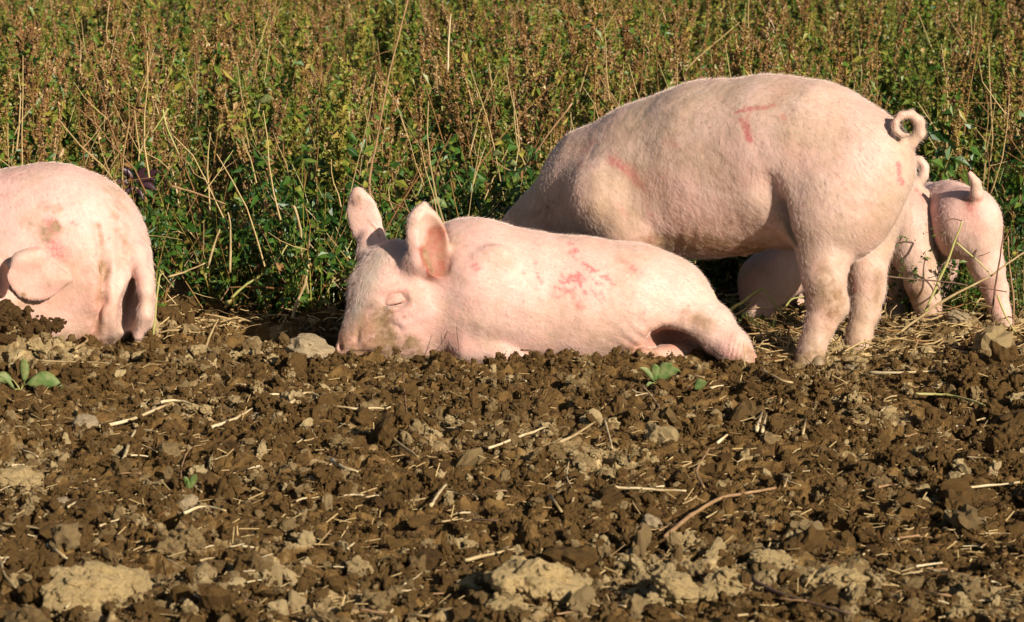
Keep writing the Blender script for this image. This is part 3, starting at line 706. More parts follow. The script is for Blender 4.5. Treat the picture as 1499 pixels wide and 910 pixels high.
# --- the lying pig
def lying():
    p = Pig((-.62, 7.72, -.12), (.80, 8.42, .62), .0046)
    fl = .95; m = 8.13
    T = [(640, 440, 78), (690, 424, 100), (770, 437, 95), (850, 442, 92), (925, 446, 86), (968, 450, 77)]
    p.chain([(x, y, m, r) for x, y, r in T], k=.04, fl=fl)
    p.E(712, 400, m - .03, 62, 62, .17, k=.05, rot=20)                          # shoulder
    # pocket under the thigh, then the legs
    p.E(990, 516, m - .17, 50, 38, .17, k=.015, rot=14, op='s')
    p.chain([(988, 443, m - .04, 50), (1040, 478, m - .09, 33), (1072, 507, m - .13, 24), (1090, 528, m - .16, 19)], k=.025)
    p.E(994, 514, m - .17, 46, 27, .19, k=.01, rot=20, op='s')
    p.chain([(1015, 512, m - .0, 18), (975, 519, m - .07, 14), (946, 522, m - .13, 11)], k=.012)
    p.E(937, 520, m - .15, 20, 11, .028, k=.006, rot=-8)
    # folded fore leg, chest
    p.chain([(690, 500, m - .10, 34), (735, 522, m - .13, 22), (770, 532, m - .13, 15)], k=.02)
    p.C(668, 492, m - .205, 2.5, 715, 530, m - .175, 3.5, k=.014, op='s')
    # head
    hy = 8.09
    p.C(640, 440, m, 76, 600, 445, hy - .01, 66, k=.05)
    p.C(602, 450, hy - .02, 64, 588, 475, hy - .04, 52, k=.04)                  # jowl
    p.C(577, 402, hy + .01, 52, 562, 430, hy - .03, 49, k=.03)                   # skull to brow
    p.C(562, 430, hy - .03, 49, 540, 482, hy - .06, 37, k=.035)                  # muzzle
    p.C(540, 482, hy - .06, 36, 522, 500, hy - .07, 27, k=.03)
    p.C(560, 495, hy - .05, 36, 600, 500, hy - .03, 34, k=.04)                   # chin and cheek
    p.C(513, 508, hy - .075, 20, 505, 512, hy - .08, 15, k=.012)                 # snout disc
    p.E(499, 508, hy - .10, 4, 5, .012, k=.008, op='s')
    # cheek folds
    ye = p.near(579, 440)
    p.E(579, 440, ye - .002, 17, 12, .010, k=.018, rot=-12, op='s')
    p.C(572, 474, p.near(572, 474), 1.2, 585, 480, p.near(585, 480), 1.2, k=.015, op='s')
    p.C(515, 516, p.near(515, 514), 2.2, 556, 518, p.near(556, 514), 2.2, k=.012, op='s')
    p.C(524, 482, p.near(524, 484), 1.6, 520, 508, p.near(522, 504), 1.8, k=.012, op='s')
    # shoulder bump
    p.E(722, 380, p.near(722, 380) + .012, 30, 20, .02, k=.03, rot=-25)
    # near ear: an upright cupped leaf
    en = hy - .115
    p.C(606, 398, en + .05, 26, 615, 380, en + .01, 24, k=.02)
    p.E(627, 356, en, 32, 57, .026, k=.012, rot=-13, yaw=20)
    p.C(614, 318, en + .002, 15, 621, 299, en + .002, 4, k=.02)
    p.C(640, 398, en, 14, 648, 409, en, 5, k=.02)
    p.E(638, 357, en - .030, 25, 51, .042, k=.006, rot=-12, yaw=26, op='s')
    # far ear
    ef = hy + .085
    p.C(545, 372, ef - .02, 24, 545, 350, ef, 20, k=.02)
    p.E(534, 322, ef, 25, 48, .012, k=.014, rot=-14, yaw=-8)
    p.C(524, 288, ef, 10, 523, 281, ef, 6, k=.018)
    def wr(px, py, V, N):
        r = .0035 * noise3(V, .08, 14) + .0016 * noise3(V, .03, 19)
        mh = np.exp(-((px - 575) / 50) ** 2 - ((py - 450) / 55) ** 2)
        r = r + mh * (.0012 * np.sin(py * .33 + px * .12) + .002 * noise3(V, .02, 3))
        m3 = np.exp(-((px - 940) / 40) ** 2 - ((py - 500) / 30) ** 2)
        r = r + m3 * .0015 * np.sin(px * .25 - py * .3)
        m4 = np.exp(-((px - 1078) / 14) ** 2 - ((py - 512) / 18) ** 2)
        r = r + m4 * .0018 * np.sin(px * .9 + py * .2)
        return r
    rs = np.random.RandomState(3)
    R = []
    for i in range(46):                                                      # grazed patch on the flank
        x = 852 + rs.normal(0, 24); y = 405 + rs.normal(0, 20); l = rs.uniform(4, 16)
        R.append(('r', x, y, x + l * .8, y + l * rs.uniform(-.4, 1.2), rs.uniform(1.6, 3.2), rs.uniform(.35, .7)))
    R += [('r', 852, 402, 870, 410, 34, .16), ('r', 925, 392, 935, 398, 7, .6), ('r', 815, 420, 812, 435, 8, .35), ('r', 905, 380, 915, 385, 5, .4), ('a', 572, 436, 590, 434, 13, .14), ('a', 563, 440, 570, 432, 2.2, .4), ('a', 570, 432, 594, 428, 2.2, .35), ('a', 568, 454, 590, 456, 2.2, .35), ('a', 596, 436, 600, 446, 2.2, .4), ('g', 566, 452, 572, 462, 5, .6), ('r', 560, 428, 596, 424, 4, .3), ('a', 600, 480, 640, 500, 30, .10), ('r', 695, 388, 697, 392, 6, .5),  # fine arcs round the eye paint in the dark of its wrinkles
          ('a', 641, 340, 640, 395, 14, 1.5), ('a', 627, 378, 636, 345, 9, .9), ('g', 646, 395, 650, 360, 10, .4), ('g', 622, 370, 632, 395, 5, .9), ('a', 618, 366, 630, 400, 6, .9), ('a', 960, 495, 1025, 515, 16, .7), ('r', 1060, 515, 1075, 522, 12, .35), ('r', 760, 520, 800, 524, 20, .18), ('r', 680, 400, 690, 470, 60, .10), ('r', 590, 420, 640, 500, 40, .08),  # inner ear: red skin, painted deeper to include the shade of its rim
          ('r', 500, 508, 512, 500, 10, .3), ('r', 525, 292, 535, 300, 18, .15)]
    R += [('g', 512, 492, 552, 468, 18, 1), ('g', 525, 512, 560, 498, 17, .95), ('g', 540, 470, 555, 490, 14, .8), ('g', 570, 490, 600, 505, 16, .5), ('g', 530, 455, 540, 440, 12, .3), ('g', 700, 500, 760, 520, 14, .3), ('g', 520, 470, 545, 452, 10, .4), ('g', 500, 515, 620, 522, 9, .65), ('g', 604, 495, 608, 512, 9, .75), ('g', 560, 510, 590, 515, 9, .6), ('g', 566, 452, 572, 460, 7, .5), ('g', 596, 433, 600, 436, 5, .5),
          ('g', 1005, 462, 1030, 475, 14, .8), ('g', 640, 470, 650, 515, 10, .25), ('g', 870, 500, 940, 515, 14, .35), ('g', 1060, 480, 1095, 520, 10, .3), ('g', 950, 485, 1000, 478, 8, .3), ('g', 1080, 532, 1105, 535, 12, .8), ('g', 1095, 510, 1104, 525, 8, .5), ('g', 925, 524, 955, 520, 13, .95), ('g', 900, 522, 930, 510, 12, .3), ('g', 700, 526, 900, 534, 5, .4),
          ('g', 522, 288, 526, 290, 5, .8), ('g', 542, 325, 556, 345, 3, .7), ('g', 880, 360, 960, 372, 14, .2), ('g', 700, 482, 740, 490, 12, .15), ('g', 760, 400, 900, 480, 60, .04)]
    R += [('b', 520, 450, 545, 378, 17, .75), ('b', 535, 400, 575, 365, 14, .55), ('b', 690, 335, 760, 350, 14, .15), ('b', 512, 480, 520, 455, 8, .4)]
    r = finish_pig(p, M_LIE, 'pale pink pig lying on its belly with snout in the soil and one ear up', R,
                   lambda x, y: (np.where(x < 600, .25, .95) + 0. * x, np.where(x < 600, .9, .3) + 0. * x), 42000, wrinkle=wr, hlen=.013, longhair=[(532, 410, 34, 1.9), (556, 368, 22, 1.6)], bald=[(632, 360, 26), (636, 390, 24), (628, 330, 20), (530, 320, 26), (580, 442, 22), (505, 508, 20), (985, 505, 24)])
    # closed eye: dark slit between two folded lids, with pale lashes
    c0 = P(579, 441, ye + .0165); m_ = mpp(579, 441, ye); Ro = np.array(r.location); t0 = math.radians(14)
    def lid(name, v0, v1, rad, edge_up):
        Vv = []; nu, nv = 18, 8
        for a in range(nu + 1):
            uu = math.radians(-89 + 178 * a / nu)
            for b in range(nv + 1):
                f = b / nv; vv = math.radians(v0 + (v1 - v0) * f + (8 * math.cos(uu) - 6) * f * edge_up)
                rr = rad * m_ * (1 + .10 * math.exp(-((f - .93) / .12) ** 2) - .07 * math.exp(-((f - .62) / .10) ** 2) + .05 * math.exp(-((f - .38) / .10) ** 2)) * (1 - .12 * (f > .97))
                x = rr * math.sin(uu) * 1.35 * math.cos(vv); z = rr * math.sin(vv) * .95; y = -rr * math.cos(uu) * math.cos(vv)
                Vv.append(c0 + np.array([x * math.cos(t0) - z * math.sin(t0), y * .56, x * math.sin(t0) + z * math.cos(t0)]) - Ro)
        ix = np.array([[a * (nv + 1) + b, (a + 1) * (nv + 1) + b, (a + 1) * (nv + 1) + b + 1, a * (nv + 1) + b + 1] for a in range(nu) for b in range(nv)])
        o = link(name, np_mesh(name, np.array(Vv), ix), M_LID, r); md = o.modifiers.new('thick', 'SOLIDIFY'); md.thickness = .0015
        return o
    lid('upper_eyelid', 85, -10, 14.5, -1.0); lid('lower_eyelid', -80, -17, 13.8, -.6)
    Vv = []; 
    for a in range(12):
        for b in range(9):
            th = 2 * math.pi * a / 12; ph = math.pi * b / 8; q0 = 12.6 * m_ * np.array([math.sin(ph) * math.cos(th) * 1.3, math.sin(ph) * math.sin(th) * .62, math.cos(ph) * .9]); Vv.append(c0 + q0 - Ro)
    link('eye', np_mesh('eye', np.array(Vv), np.array([[a * 9 + b, a * 9 + b + 1, ((a + 1) % 12) * 9 + b + 1, ((a + 1) % 12) * 9 + b] for a in range(12) for b in range(8)])), M_EYE, r)
    A = Acc()
    for a in range(16):
        u_ = math.radians(-60 + 120 * a / 15); q0 = np.array([14.5 * m_ * math.sin(u_) * 1.25, -9.6 * m_ * math.cos(u_), -3.0 * m_ + 3.2 * m_ * math.sin(u_) * .9])
        A.tube([q0, q0 + np.array([.001, -.004, -.004]), q0 + np.array([.002, -.006, -.010])], [.0004, .0003, .0002], 1.0, 3)
    lo = link('lashes', np_mesh('lashes', np.concatenate(A.v) + c0 - Ro, np.concatenate(A.q)), M_HAIRW, r)
    return r

# --- the pig at the left edge
def left_pig():
    p = Pig((-2.25, 7.98, -.12), (-1.0, 8.85, .62), .0056)
    m = 8.44
    p.chain([(-140, 400, m + .05, 125), (-40, 385, m + .02, 128), (72, 372, m, 127), (98, 378, m, 120)], k=.06, fl=.9)
    p.E(158, 425, m - .03, 60, 82, .20, k=.06, rot=-8)
    p.E(120, 350, m - .02, 82, 98, .21, k=.05, rot=-28)
    p.C(95, 430, m - .10, 62, 110, 470, m - .12, 45, k=.05)
    # head hanging towards the camera, snout in the soil
    p.C(20, 400, m - .14, 70, -15, 440, m - .25, 58, k=.05); p.C(-15, 440, m - .25, 55, -40, 490, m - .30, 36, k=.04)
    p.C(40, 440, m - .18, 42, 70, 470, m - .16, 34, k=.05)
    # fold between flank and the hind leg, deep pocket, pale rim
    for a, b in (((141, 330), (152, 390)), ((152, 390), (149, 440)), ((149, 440), (138, 490))):
        p.C(a[0], a[1], p.near(*a) + .000, 2.6, b[0], b[1], p.near(*b), 2.6, k=.028, op='s')
    yp = p.near(190, 450)
    p.E(189, 448, yp - .02, 15, 46, .11, k=.006, rot=12, op='s')
    p.chain([(203, 372, yp + .05, 12), (214, 425, yp - .04, 7), (213, 460, yp - .045, 7), (202, 490, yp - .02, 9)], k=.04)
    p.chain([(206, 372, yp + .09, 14), (214, 400, yp + .06, 8), (217, 435, yp + .03, 6), (213, 465, yp + .03, 6), (203, 488, yp + .03, 8)], k=.03)
    p.chain([(215, 405, yp - .0, 7), (215, 470, yp - .01, 7)], k=.04)
    # ear flap hanging over the face
    ya, yb = p.near(15, 415), p.near(88, 410); yw = math.degrees(math.atan2(yb - ya, 73 * mpp(50, 405, 8.2))); ye = (ya + yb) / 2 - .045
    p.E(1, 408, ya + .0, 11, 34, .05, k=.012, op='s')
    p.E(52, 407, ye + .012, 44, 35, .010, k=.006, rot=16, yaw=yw); p.C(74, 405, yb - .030, 18, 103, 408, yb - .022, 3, k=.03)
    p.C(30, 380, ya - .0, 12, 55, 372, ye + .03, 12, k=.03)
    def wr(px, py, V, N):
        mk = np.exp(-((px - 170) / 22) ** 2) * np.clip((py - 300) / 50, 0, 1)
        return .004 * noise3(V, .09, 24) + .0016 * noise3(V, .03, 29) + mk * .0015 * np.sin(px * .35)
    R = [('r', 75, 325, 82, 335, 8, .9), ('r', 70, 345, 88, 372, 11, .5), ('r', 35, 370, 100, 400, 30, .22), ('r', 60, 430, 90, 470, 30, .15), ('r', 110, 360, 130, 420, 40, .1), ('r', 106, 325, 110, 330, 4, .4), ('g', 68, 335, 70, 350, 8, .6), ('g', 80, 328, 84, 335, 5, .95), ('g', 60, 298, 85, 308, 7, .5),
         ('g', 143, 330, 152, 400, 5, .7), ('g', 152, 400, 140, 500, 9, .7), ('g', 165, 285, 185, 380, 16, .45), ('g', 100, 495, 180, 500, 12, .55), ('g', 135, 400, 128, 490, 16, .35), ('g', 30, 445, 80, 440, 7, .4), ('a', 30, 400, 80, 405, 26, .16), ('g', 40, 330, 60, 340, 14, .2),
         ('g', 32, 430, 34, 432, 4, .8), ('g', 44, 325, 46, 330, 3, .5), ('g', 70, 415, 71, 417, 3, .5), ('b', 60, 255, 160, 275, 14, .3), ('b', 0, 350, 15, 370, 18, .5), ('b', 8, 385, 40, 367, 5, .35)]
    return finish_pig(p, M_LEFT, 'rosy pig at the left edge with a floppy ear hanging over its face', R, lambda x, y: (.45 + 0. * x, .9 + 0. * x), 30000, wrinkle=wr, hlen=.013)

# --- small pig right behind the standing one
def rear_mid():
    a = 8.62
    p = Pig((.55, 8.35, -.06), (1.5, 9.1, .52), .0062, (.25, .97, 0))
    p.chain([(1326, 310, a, 45), (1270, 325, a + .05, 56), (1210, 345, a + .04, 56), (1160, 378, a + .0, 48)], k=.04, fl=.85)
    p.chain([(1150, 388, a - .02, 40), (1122, 412, a - .06, 38), (1108, 450, a - .10, 24)], k=.04)
    p.E(1332, 345, a - .06, 38, 60, .09, k=.03, rot=-6)
    p.chain([(1342, 375, a - .08, 30), (1350, 412, a - .09, 25), (1356, 440, a - .09, 20), (1364, 472, a - .10, 16)], k=.02)
    p.chain([(1312, 370, a + .04, 27), (1311, 420, a + .03, 16), (1310, 462, a + .02, 13)], k=.02)
    p.chain([(1195, 390, a + .0, 26), (1195, 460, a - .0, 14)], k=.02); p.chain([(1170, 390, a + .18, 26), (1160, 455, a + .16, 14)], k=.02)
    tl = [(1330, 268, 9), (1342, 268, 8), (1351, 258, 7.5), (1353, 244, 7), (1346, 234, 6.5), (1337, 233, 5.5), (1331, 240, 5)]
    p.chain([(x, y, a - .02, r) for x, y, r in tl], k=.008)
    R = [('r', 1340, 275, 1352, 290, 5, .6), ('r', 1350, 300, 1350, 330, 12, .3), ('g', 1340, 430, 1362, 470, 16, .6), ('g', 1360, 400, 1368, 360, 5, .4), ('g', 1350, 410, 1340, 430, 6, .7), ('g', 1305, 440, 1313, 462, 12, .5)]
    return finish_pig(p, M_STAND, 'small pig half hidden directly behind the rump of the standing pig', R, lambda x, y: (.5 + 0. * x, .85 + 0. * x), 12000, hlen=.013, wrinkle=lambda a, b, V, N: .003 * noise3(V, .06, 4))

def rear_right():
    a = 8.50
    p = Pig((1.15, 8.2, -.06), (1.85, 9.35, .52), .0062, (.9, .43, 0))
    p.chain([(1416, 322, a, 47), (1388, 320, a + .16, 51), (1360, 326, a + .36, 54), (1358, 372, a + .52, 44), (1345, 420, a + .62, 30)], k=.05, fl=.88)
    p.E(1432, 330, a - .02, 34, 52, .09, k=.03, rot=-8)
    p.chain([(1435, 360, a - .03, 33), (1446, 392, a - .04, 24), (1457, 425, a - .03, 17.5), (1463, 452, a - .05, 14), (1470, 480, a - .06, 13.5)], k=.02)
    p.E(1392, 328, a + .06, 34, 50, .14, k=.04, rot=-6)
    p.chain([(1380, 350, a + .24, 34), (1377, 395, a + .30, 22), (1372, 425, a + .32, 15), (1368, 450, a + .32, 12)], k=.02)
    p.chain([(1424, 300, a - .06, 10), (1430, 284, a - .085, 9), (1428, 268, a - .09, 6.5), (1420, 254, a - .09, 4.2)], k=.012)
    p.C(1418, 305, a - .125, 3, 1412, 360, a - .14, 4, k=.03, op='s')
    R = [('r', 1416, 296, 1421, 308, 4, .9), ('r', 1425, 305, 1440, 330, 14, .3), ('r', 1450, 420, 1462, 440, 10, .35), ('g', 1410, 292, 1422, 296, 4, .6), ('g', 1466, 470, 1472, 484, 12, .7), ('g', 1400, 340, 1405, 390, 12, .15)]
    return finish_pig(p, M_LIE, 'small pig furthest right seen from behind with its tail up', R, lambda x, y: (.3 + 0. * x, .95 + 0. * x), 9000, hlen=.013, wrinkle=lambda a, b, V, N: .003 * noise3(V, .06, 4))

standing(); lying(); left_pig(); rear_mid(); rear_right()

# ------------------------------------------------------------------ weeds
def unit(a): return a / (np.linalg.norm(a) + 1e-9)
def bend(p0, d, L, k, g, curl=.25, rise=.0):
    pts = [np.array(p0, float)]; d = unit(np.array(d, float))
    for i in range(k):
        d = unit(d + g.normal(0, curl / k, 3) + np.array([0, 0, rise / k])); pts.append(pts[-1] + d * L / k)
    return np.array(pts)
def along(pts, t):
    t = np.clip(t, 0, .9999) * (len(pts) - 1); i = t.astype(int); f = (t - i)[:, None]
    return pts[i] * (1 - f) + pts[i + 1] * f
def spike_weed(seed, h, brown=.8, nb=8, leafy=34):
    g = np.random.default_rng(seed)
    st, lf, sp = Acc(), Acc(), Acc()
    main = bend((0, 0, 0), (g.normal(0, .10), g.normal(0, .10), 1), h, 7, g, .3)
    st.tube(main, np.linspace(.0042, .0016, 8), g.choice([.65, .9, .99]))
    def spike(pts, n, rad, t0=0.0):
        t = t0 + (1 - t0) * g.random(n); c = along(pts, t)
        rr = rad * (1.15 - t * .7) * (.6 + .4 * np.sin(t * 40 + seed)) 
        sp.bits(c + g.normal(0, 1, (n, 3)) * rr[:, None] * .62, g.uniform(.0038, .0078, n), np.clip(brown + g.normal(0, .07, n), .3, .98), g)
    spike(main, 300, .019, .50)
    for i in range(nb):
        t = .25 + .68 * (i + g.random()) / nb; p0 = along(main, np.array([t]))[0]; a = g.uniform(0, 6.28)
        L = g.uniform(.08, .24) * (1.25 - t * .7)
        b = bend(p0, (math.cos(a) * .45, math.sin(a) * .45, 1.1), L, 4, g, .35, .5)
        st.tube(b, np.linspace(.0018, .0008, 5), g.uniform(.6, .95), 3)
        spike(b, int(30 + 220 * L), .012, .30)
        n = int(leafy / nb) + 2; tt = .5 * g.random(n); c = along(b, tt)
        lf.leaves(c, g.normal(0, .8, (n, 3)) + [0, 0, .2], g.uniform(.024, .055, n), g.uniform(.010, .020, n), np.clip(g.normal(.40, .14, n), 0, .75), g)
    n = leafy; tt = .05 + .5 * g.random(n); c = along(main, tt)
    lf.leaves(c, g.normal(0, .9, (n, 3)) + [0, 0, .1], g.uniform(.03, .065, n), g.uniform(.012, .022, n), np.clip(g.normal(.34, .15, n), 0, .85), g)
    return {'stem': st.mesh('weed_stem'), 'leaves': lf.mesh('weed_leaves'), 'seed_head': sp.mesh('weed_seed_head')}
def leafy_weed(seed, h, ns=9, tint=.22, size=1.0):
    g = np.random.default_rng(seed)
    st, lf = Acc(), Acc()
    for i in range(ns):
        a = g.uniform(0, 6.28); sp = g.uniform(.1, .75)
        b = bend((g.normal(0, .012), g.normal(0, .012), 0), (math.cos(a) * sp, math.sin(a) * sp, 1), h * g.uniform(.6, 1.1), 6, g, .5, .1)
        st.tube(b, np.linspace(.002, .0007, 7), g.uniform(.3, .95), 3)
        n = int(13 * h / .4); tt = .08 + .92 * g.random(n) ** .85; c = along(b, tt)
        lf.leaves(c + g.normal(0, .006, (n, 3)), g.normal(0, .8, (n, 3)) + [0, 0, .3], g.uniform(.020, .044, n) * size, g.uniform(.010, .021, n) * size, np.clip(g.normal(tint, .13, n) + (g.random(n) < .06) * .6, 0, 1), g)
        k = int(n * .35); c = along(b, g.random(k)); lf.bits(c + g.normal(0, .008, (k, 3)), g.uniform(.004, .008, k), np.clip(g.normal(tint + .25, .12, k), 0, 1), g)
    return {'stem': st.mesh('herb_stem'), 'leaves': lf.mesh('herb_leaves')}
VAR = {'s': [spike_weed(100 + i, h, br, nb) for i, (h, br, nb) in enumerate([(.78, .84, 9), (.70, .80, 8), (.86, .76, 10), (.64, .86, 8), (.74, .62, 9)])],
       'g': [spike_weed(120 + i, h, .48, 9, 90) for i, h in enumerate((.70, .62))],
       'h': [leafy_weed(140 + i, h, ns, t, z) for i, (h, ns, t, z) in enumerate([(.46, 8, .10, 1.2), (.38, 9, .15, .95), (.54, 8, .15, 1.4), (.30, 9, .08, .95), (.42, 8, .24, 1.15)])],
       'l': [leafy_weed(160 + i, h, 9, t, 1.25) for i, (h, t) in enumerate([(.66, .28), (.60, .38)])]}
for ks in VAR.values():
    for d_ in ks:
        for me in d_.values(): me.materials.append(M_LEAF)
LAB = {'s': ('seed_weed', 'weed with brown seed spikes', 'brown seeded weeds in the field'),
       'g': ('green_weed', 'weed with olive green unripe spikes', 'green spiked weeds in the field'),
       'h': ('leafy_herb', 'bushy herb with small green leaves', 'low leafy herbs at the field edge'),
       'l': ('tall_leafy_weed', 'leafy weed without seed spikes', 'tall leafy weeds in the field')}
def edge(x):
    """near edge of the weed field"""
    px = CX + F * x / 8.9
    e = 8.78 if px < 620 else (8.78 + (px - 620) / 160 * .17 if px < 780 else 8.95)
    if px > 1040: e = 9.02
    if px > 1300: e = 9.12
    return e + .05 * math.sin(x * 5) + .04 * math.sin(x * 13 + 1)
plants = []
def zone(px):
    for lim, t in ((225, 'behind the left pig'), (500, 'between the left pig and the lying pig'), (740, 'behind the lying pig head'), (1040, 'behind the standing pig shoulder'), (1300, 'behind the standing pig rump')):
        if px < lim: return t
    return 'behind the small pigs at the right'
for i in range(125):                                     # herb hem
    x = rng.uniform(-2.05, 2.1); plants.append((x, edge(x) + rng.uniform(-.10, .35), 'h', rng.uniform(.75, 1.15)))
for i in range(2900):
    u = rng.random(); Y = 8.9 + 13.0 * u ** 1.5; x = rng.uniform(-1, 1) * (.2 * Y + .35)
    if Y < edge(x) + .08: continue
    if float(vnoise(np.array(x), np.array(Y), .32, 61)) < (-.05 if Y < 10.5 else -.3): continue
    r = rng.random(); k = 's' if r < .52 else ('g' if r < .78 else ('l' if r < .85 else 'h'))
    if k == 'h' and Y > 10.5: k = 'g'
    if Y < edge(x) + .6 and k in 'sg' and rng.random() < .62:
        plants.append((x, Y, 'h', rng.uniform(1.0, 1.45))); continue
    plants.append((x, Y, k, rng.uniform(.68, 1.2)))
for i in range(34):
    px = rng.uniform(1290, 1520); Y = rng.uniform(8.55, 9.0); plants.append(((px - CX) / F * Y * 1.01, Y, 'h', rng.uniform(.35, .7)))
for i in range(8):
    px = rng.uniform(1070, 1170); Y = rng.uniform(8.36, 8.5); plants.append(((px - CX) / F * Y * 1.01, Y, 'h', rng.uniform(.12, .22)))
plants.sort(key=lambda t: t[1])
def place(root_or_none, k, x, Y, s, rz): pass
protos = {}
far_pts = []
cntk = {}
for x, Y, k, s in plants:
    vi = int(rng.integers(len(VAR[k]))); rz = float(rng.uniform(0, 6.28))
    tilt = (float(rng.normal(0, .07)), float(rng.normal(0, .07)))
    z = Hs(x, Y) - .01 if Y < 9.2 else -.085
    if len(cntk) < 300:
        r = empty(LAB[k][0], (x, Y, z), rz); r.rotation_euler = (tilt[0], tilt[1], rz); r.scale = (s, s, s)
        for pn, me in VAR[k][vi].items():
            o = link(pn, me, None, r)
            if pn != 'stem': o['kind'] = 'stuff'
        zn = zone(CX + F * x / Y); hh = 'tall' if s > 1.0 else ('short' if s < .8 else 'medium')
        lab = hh + ' ' + LAB[k][1] + ' ' + zn; tag(r, lab, 'weed', lab.replace('weed with', 'weeds with')); cntk[len(cntk)] = 1
    else:
        far_pts.append((x, Y, z, tilt[0], tilt[1], rz, s, k, vi))
# the rest of the field: geometry-node copies of the same plants
kinds = [(k, i) for k in VAR for i in range(len(VAR[k]))]
lib = bpy.data.collections.new('weed_kinds')
for j, (k, i) in enumerate(kinds):
    ms = list(VAR[k][i].values()); vs = []; qs = []; ts = []; off = 0
    for me in ms:
        nv = len(me.vertices); c = np.empty(nv * 3, np.float32); me.vertices.foreach_get('co', c)
        lp = np.empty(len(me.loops), np.int32); me.loops.foreach_get('vertex_index', lp)
        t = np.empty(nv, np.float32); me.attributes['tint'].data.foreach_get('value', t)
        vs.append(c.reshape(-1, 3)); qs.append(lp.reshape(-1, 4) + off); ts.append(t); off += nv
    me = np_mesh('weed_kind', np.concatenate(vs), np.concatenate(qs), smooth=False, attrs=[('tint', 'FLOAT', np.concatenate(ts))])
    me.materials.append(M_LEAF)
    o = bpy.data.objects.new('weed_kind_%02d' % j, me); lib.objects.link(o)
wf = gn_scatter('weed_field', [[a[0], a[1], a[2]] for a in far_pts], [[b[3], b[4], b[5]] for b in far_pts], [[b[6]] * 3 for b in far_pts], [kinds.index((b[7], b[8])) for b in far_pts], lib)
tag(wf, kind='stuff', label='dense far weeds filling the field behind the front rows', cat='weeds')

# ------------------------------------------------------------------ stalks, straw, small plants
def stalk(name, pts, r, mat, label, cat='straw', group=None, parent=None):
    """pts in world coordinates"""
    pts = np.array(pts, float); k = len(pts)
    if k > 2:
        t = np.linspace(0, k - 1, (k - 1) * 4 + 1); out = []
        for s in t:
            i = int(min(s, k - 2)); f = s - i; a = pts[max(i - 1, 0)]; b = pts[i]; c = pts[i + 1]; d = pts[min(i + 2, k - 1)]
            out.append(.5 * ((2 * b) + (c - a) * f + (2 * a - 5 * b + 4 * c - d) * f * f + (3 * b - a - 3 * c + d) * f ** 3))
        pts = np.array(out)
    g = np.random.default_rng(int(abs(pts[0, 0]) * 1e4) % 9999)
    pts = pts + g.normal(0, r * .12, pts.shape)
    A = Acc(); A.tube(pts, r * .82 * np.linspace(1.1, .6, len(pts)) * (1 + g.normal(0, .10, len(pts))), 1.0, 6)
    v = np.concatenate(A.v); o0 = v.mean(0); o0[2] = v[:, 2].min()
    o = link(name, np_mesh(name, v - o0, np.concatenate(A.q), smooth=True), mat, parent); o.location = o0
    if label: tag(o, label, cat, group)
    return o
def ground_stalk(pix, rpx, mat, label, lift=.6, **kw):
    m = mpp(pix[0][0], pix[0][1], G(*pix[0])[1]); r = rpx * m
    pts = [on_soil(x, y, r * lift) for x, y in pix]
    z = np.array([p[2] for p in pts]); z = .3 * z + .7 * z.max()
    pts = [G(x, y, zz + (.0055 if rpx < 2 else .013)) for (x, y), zz in zip(pix, z)]
    return stalk('straw_stalk' if mat in (M_STRAW, M_STRAWP) else 'stalk', pts, r, mat, label, **kw)
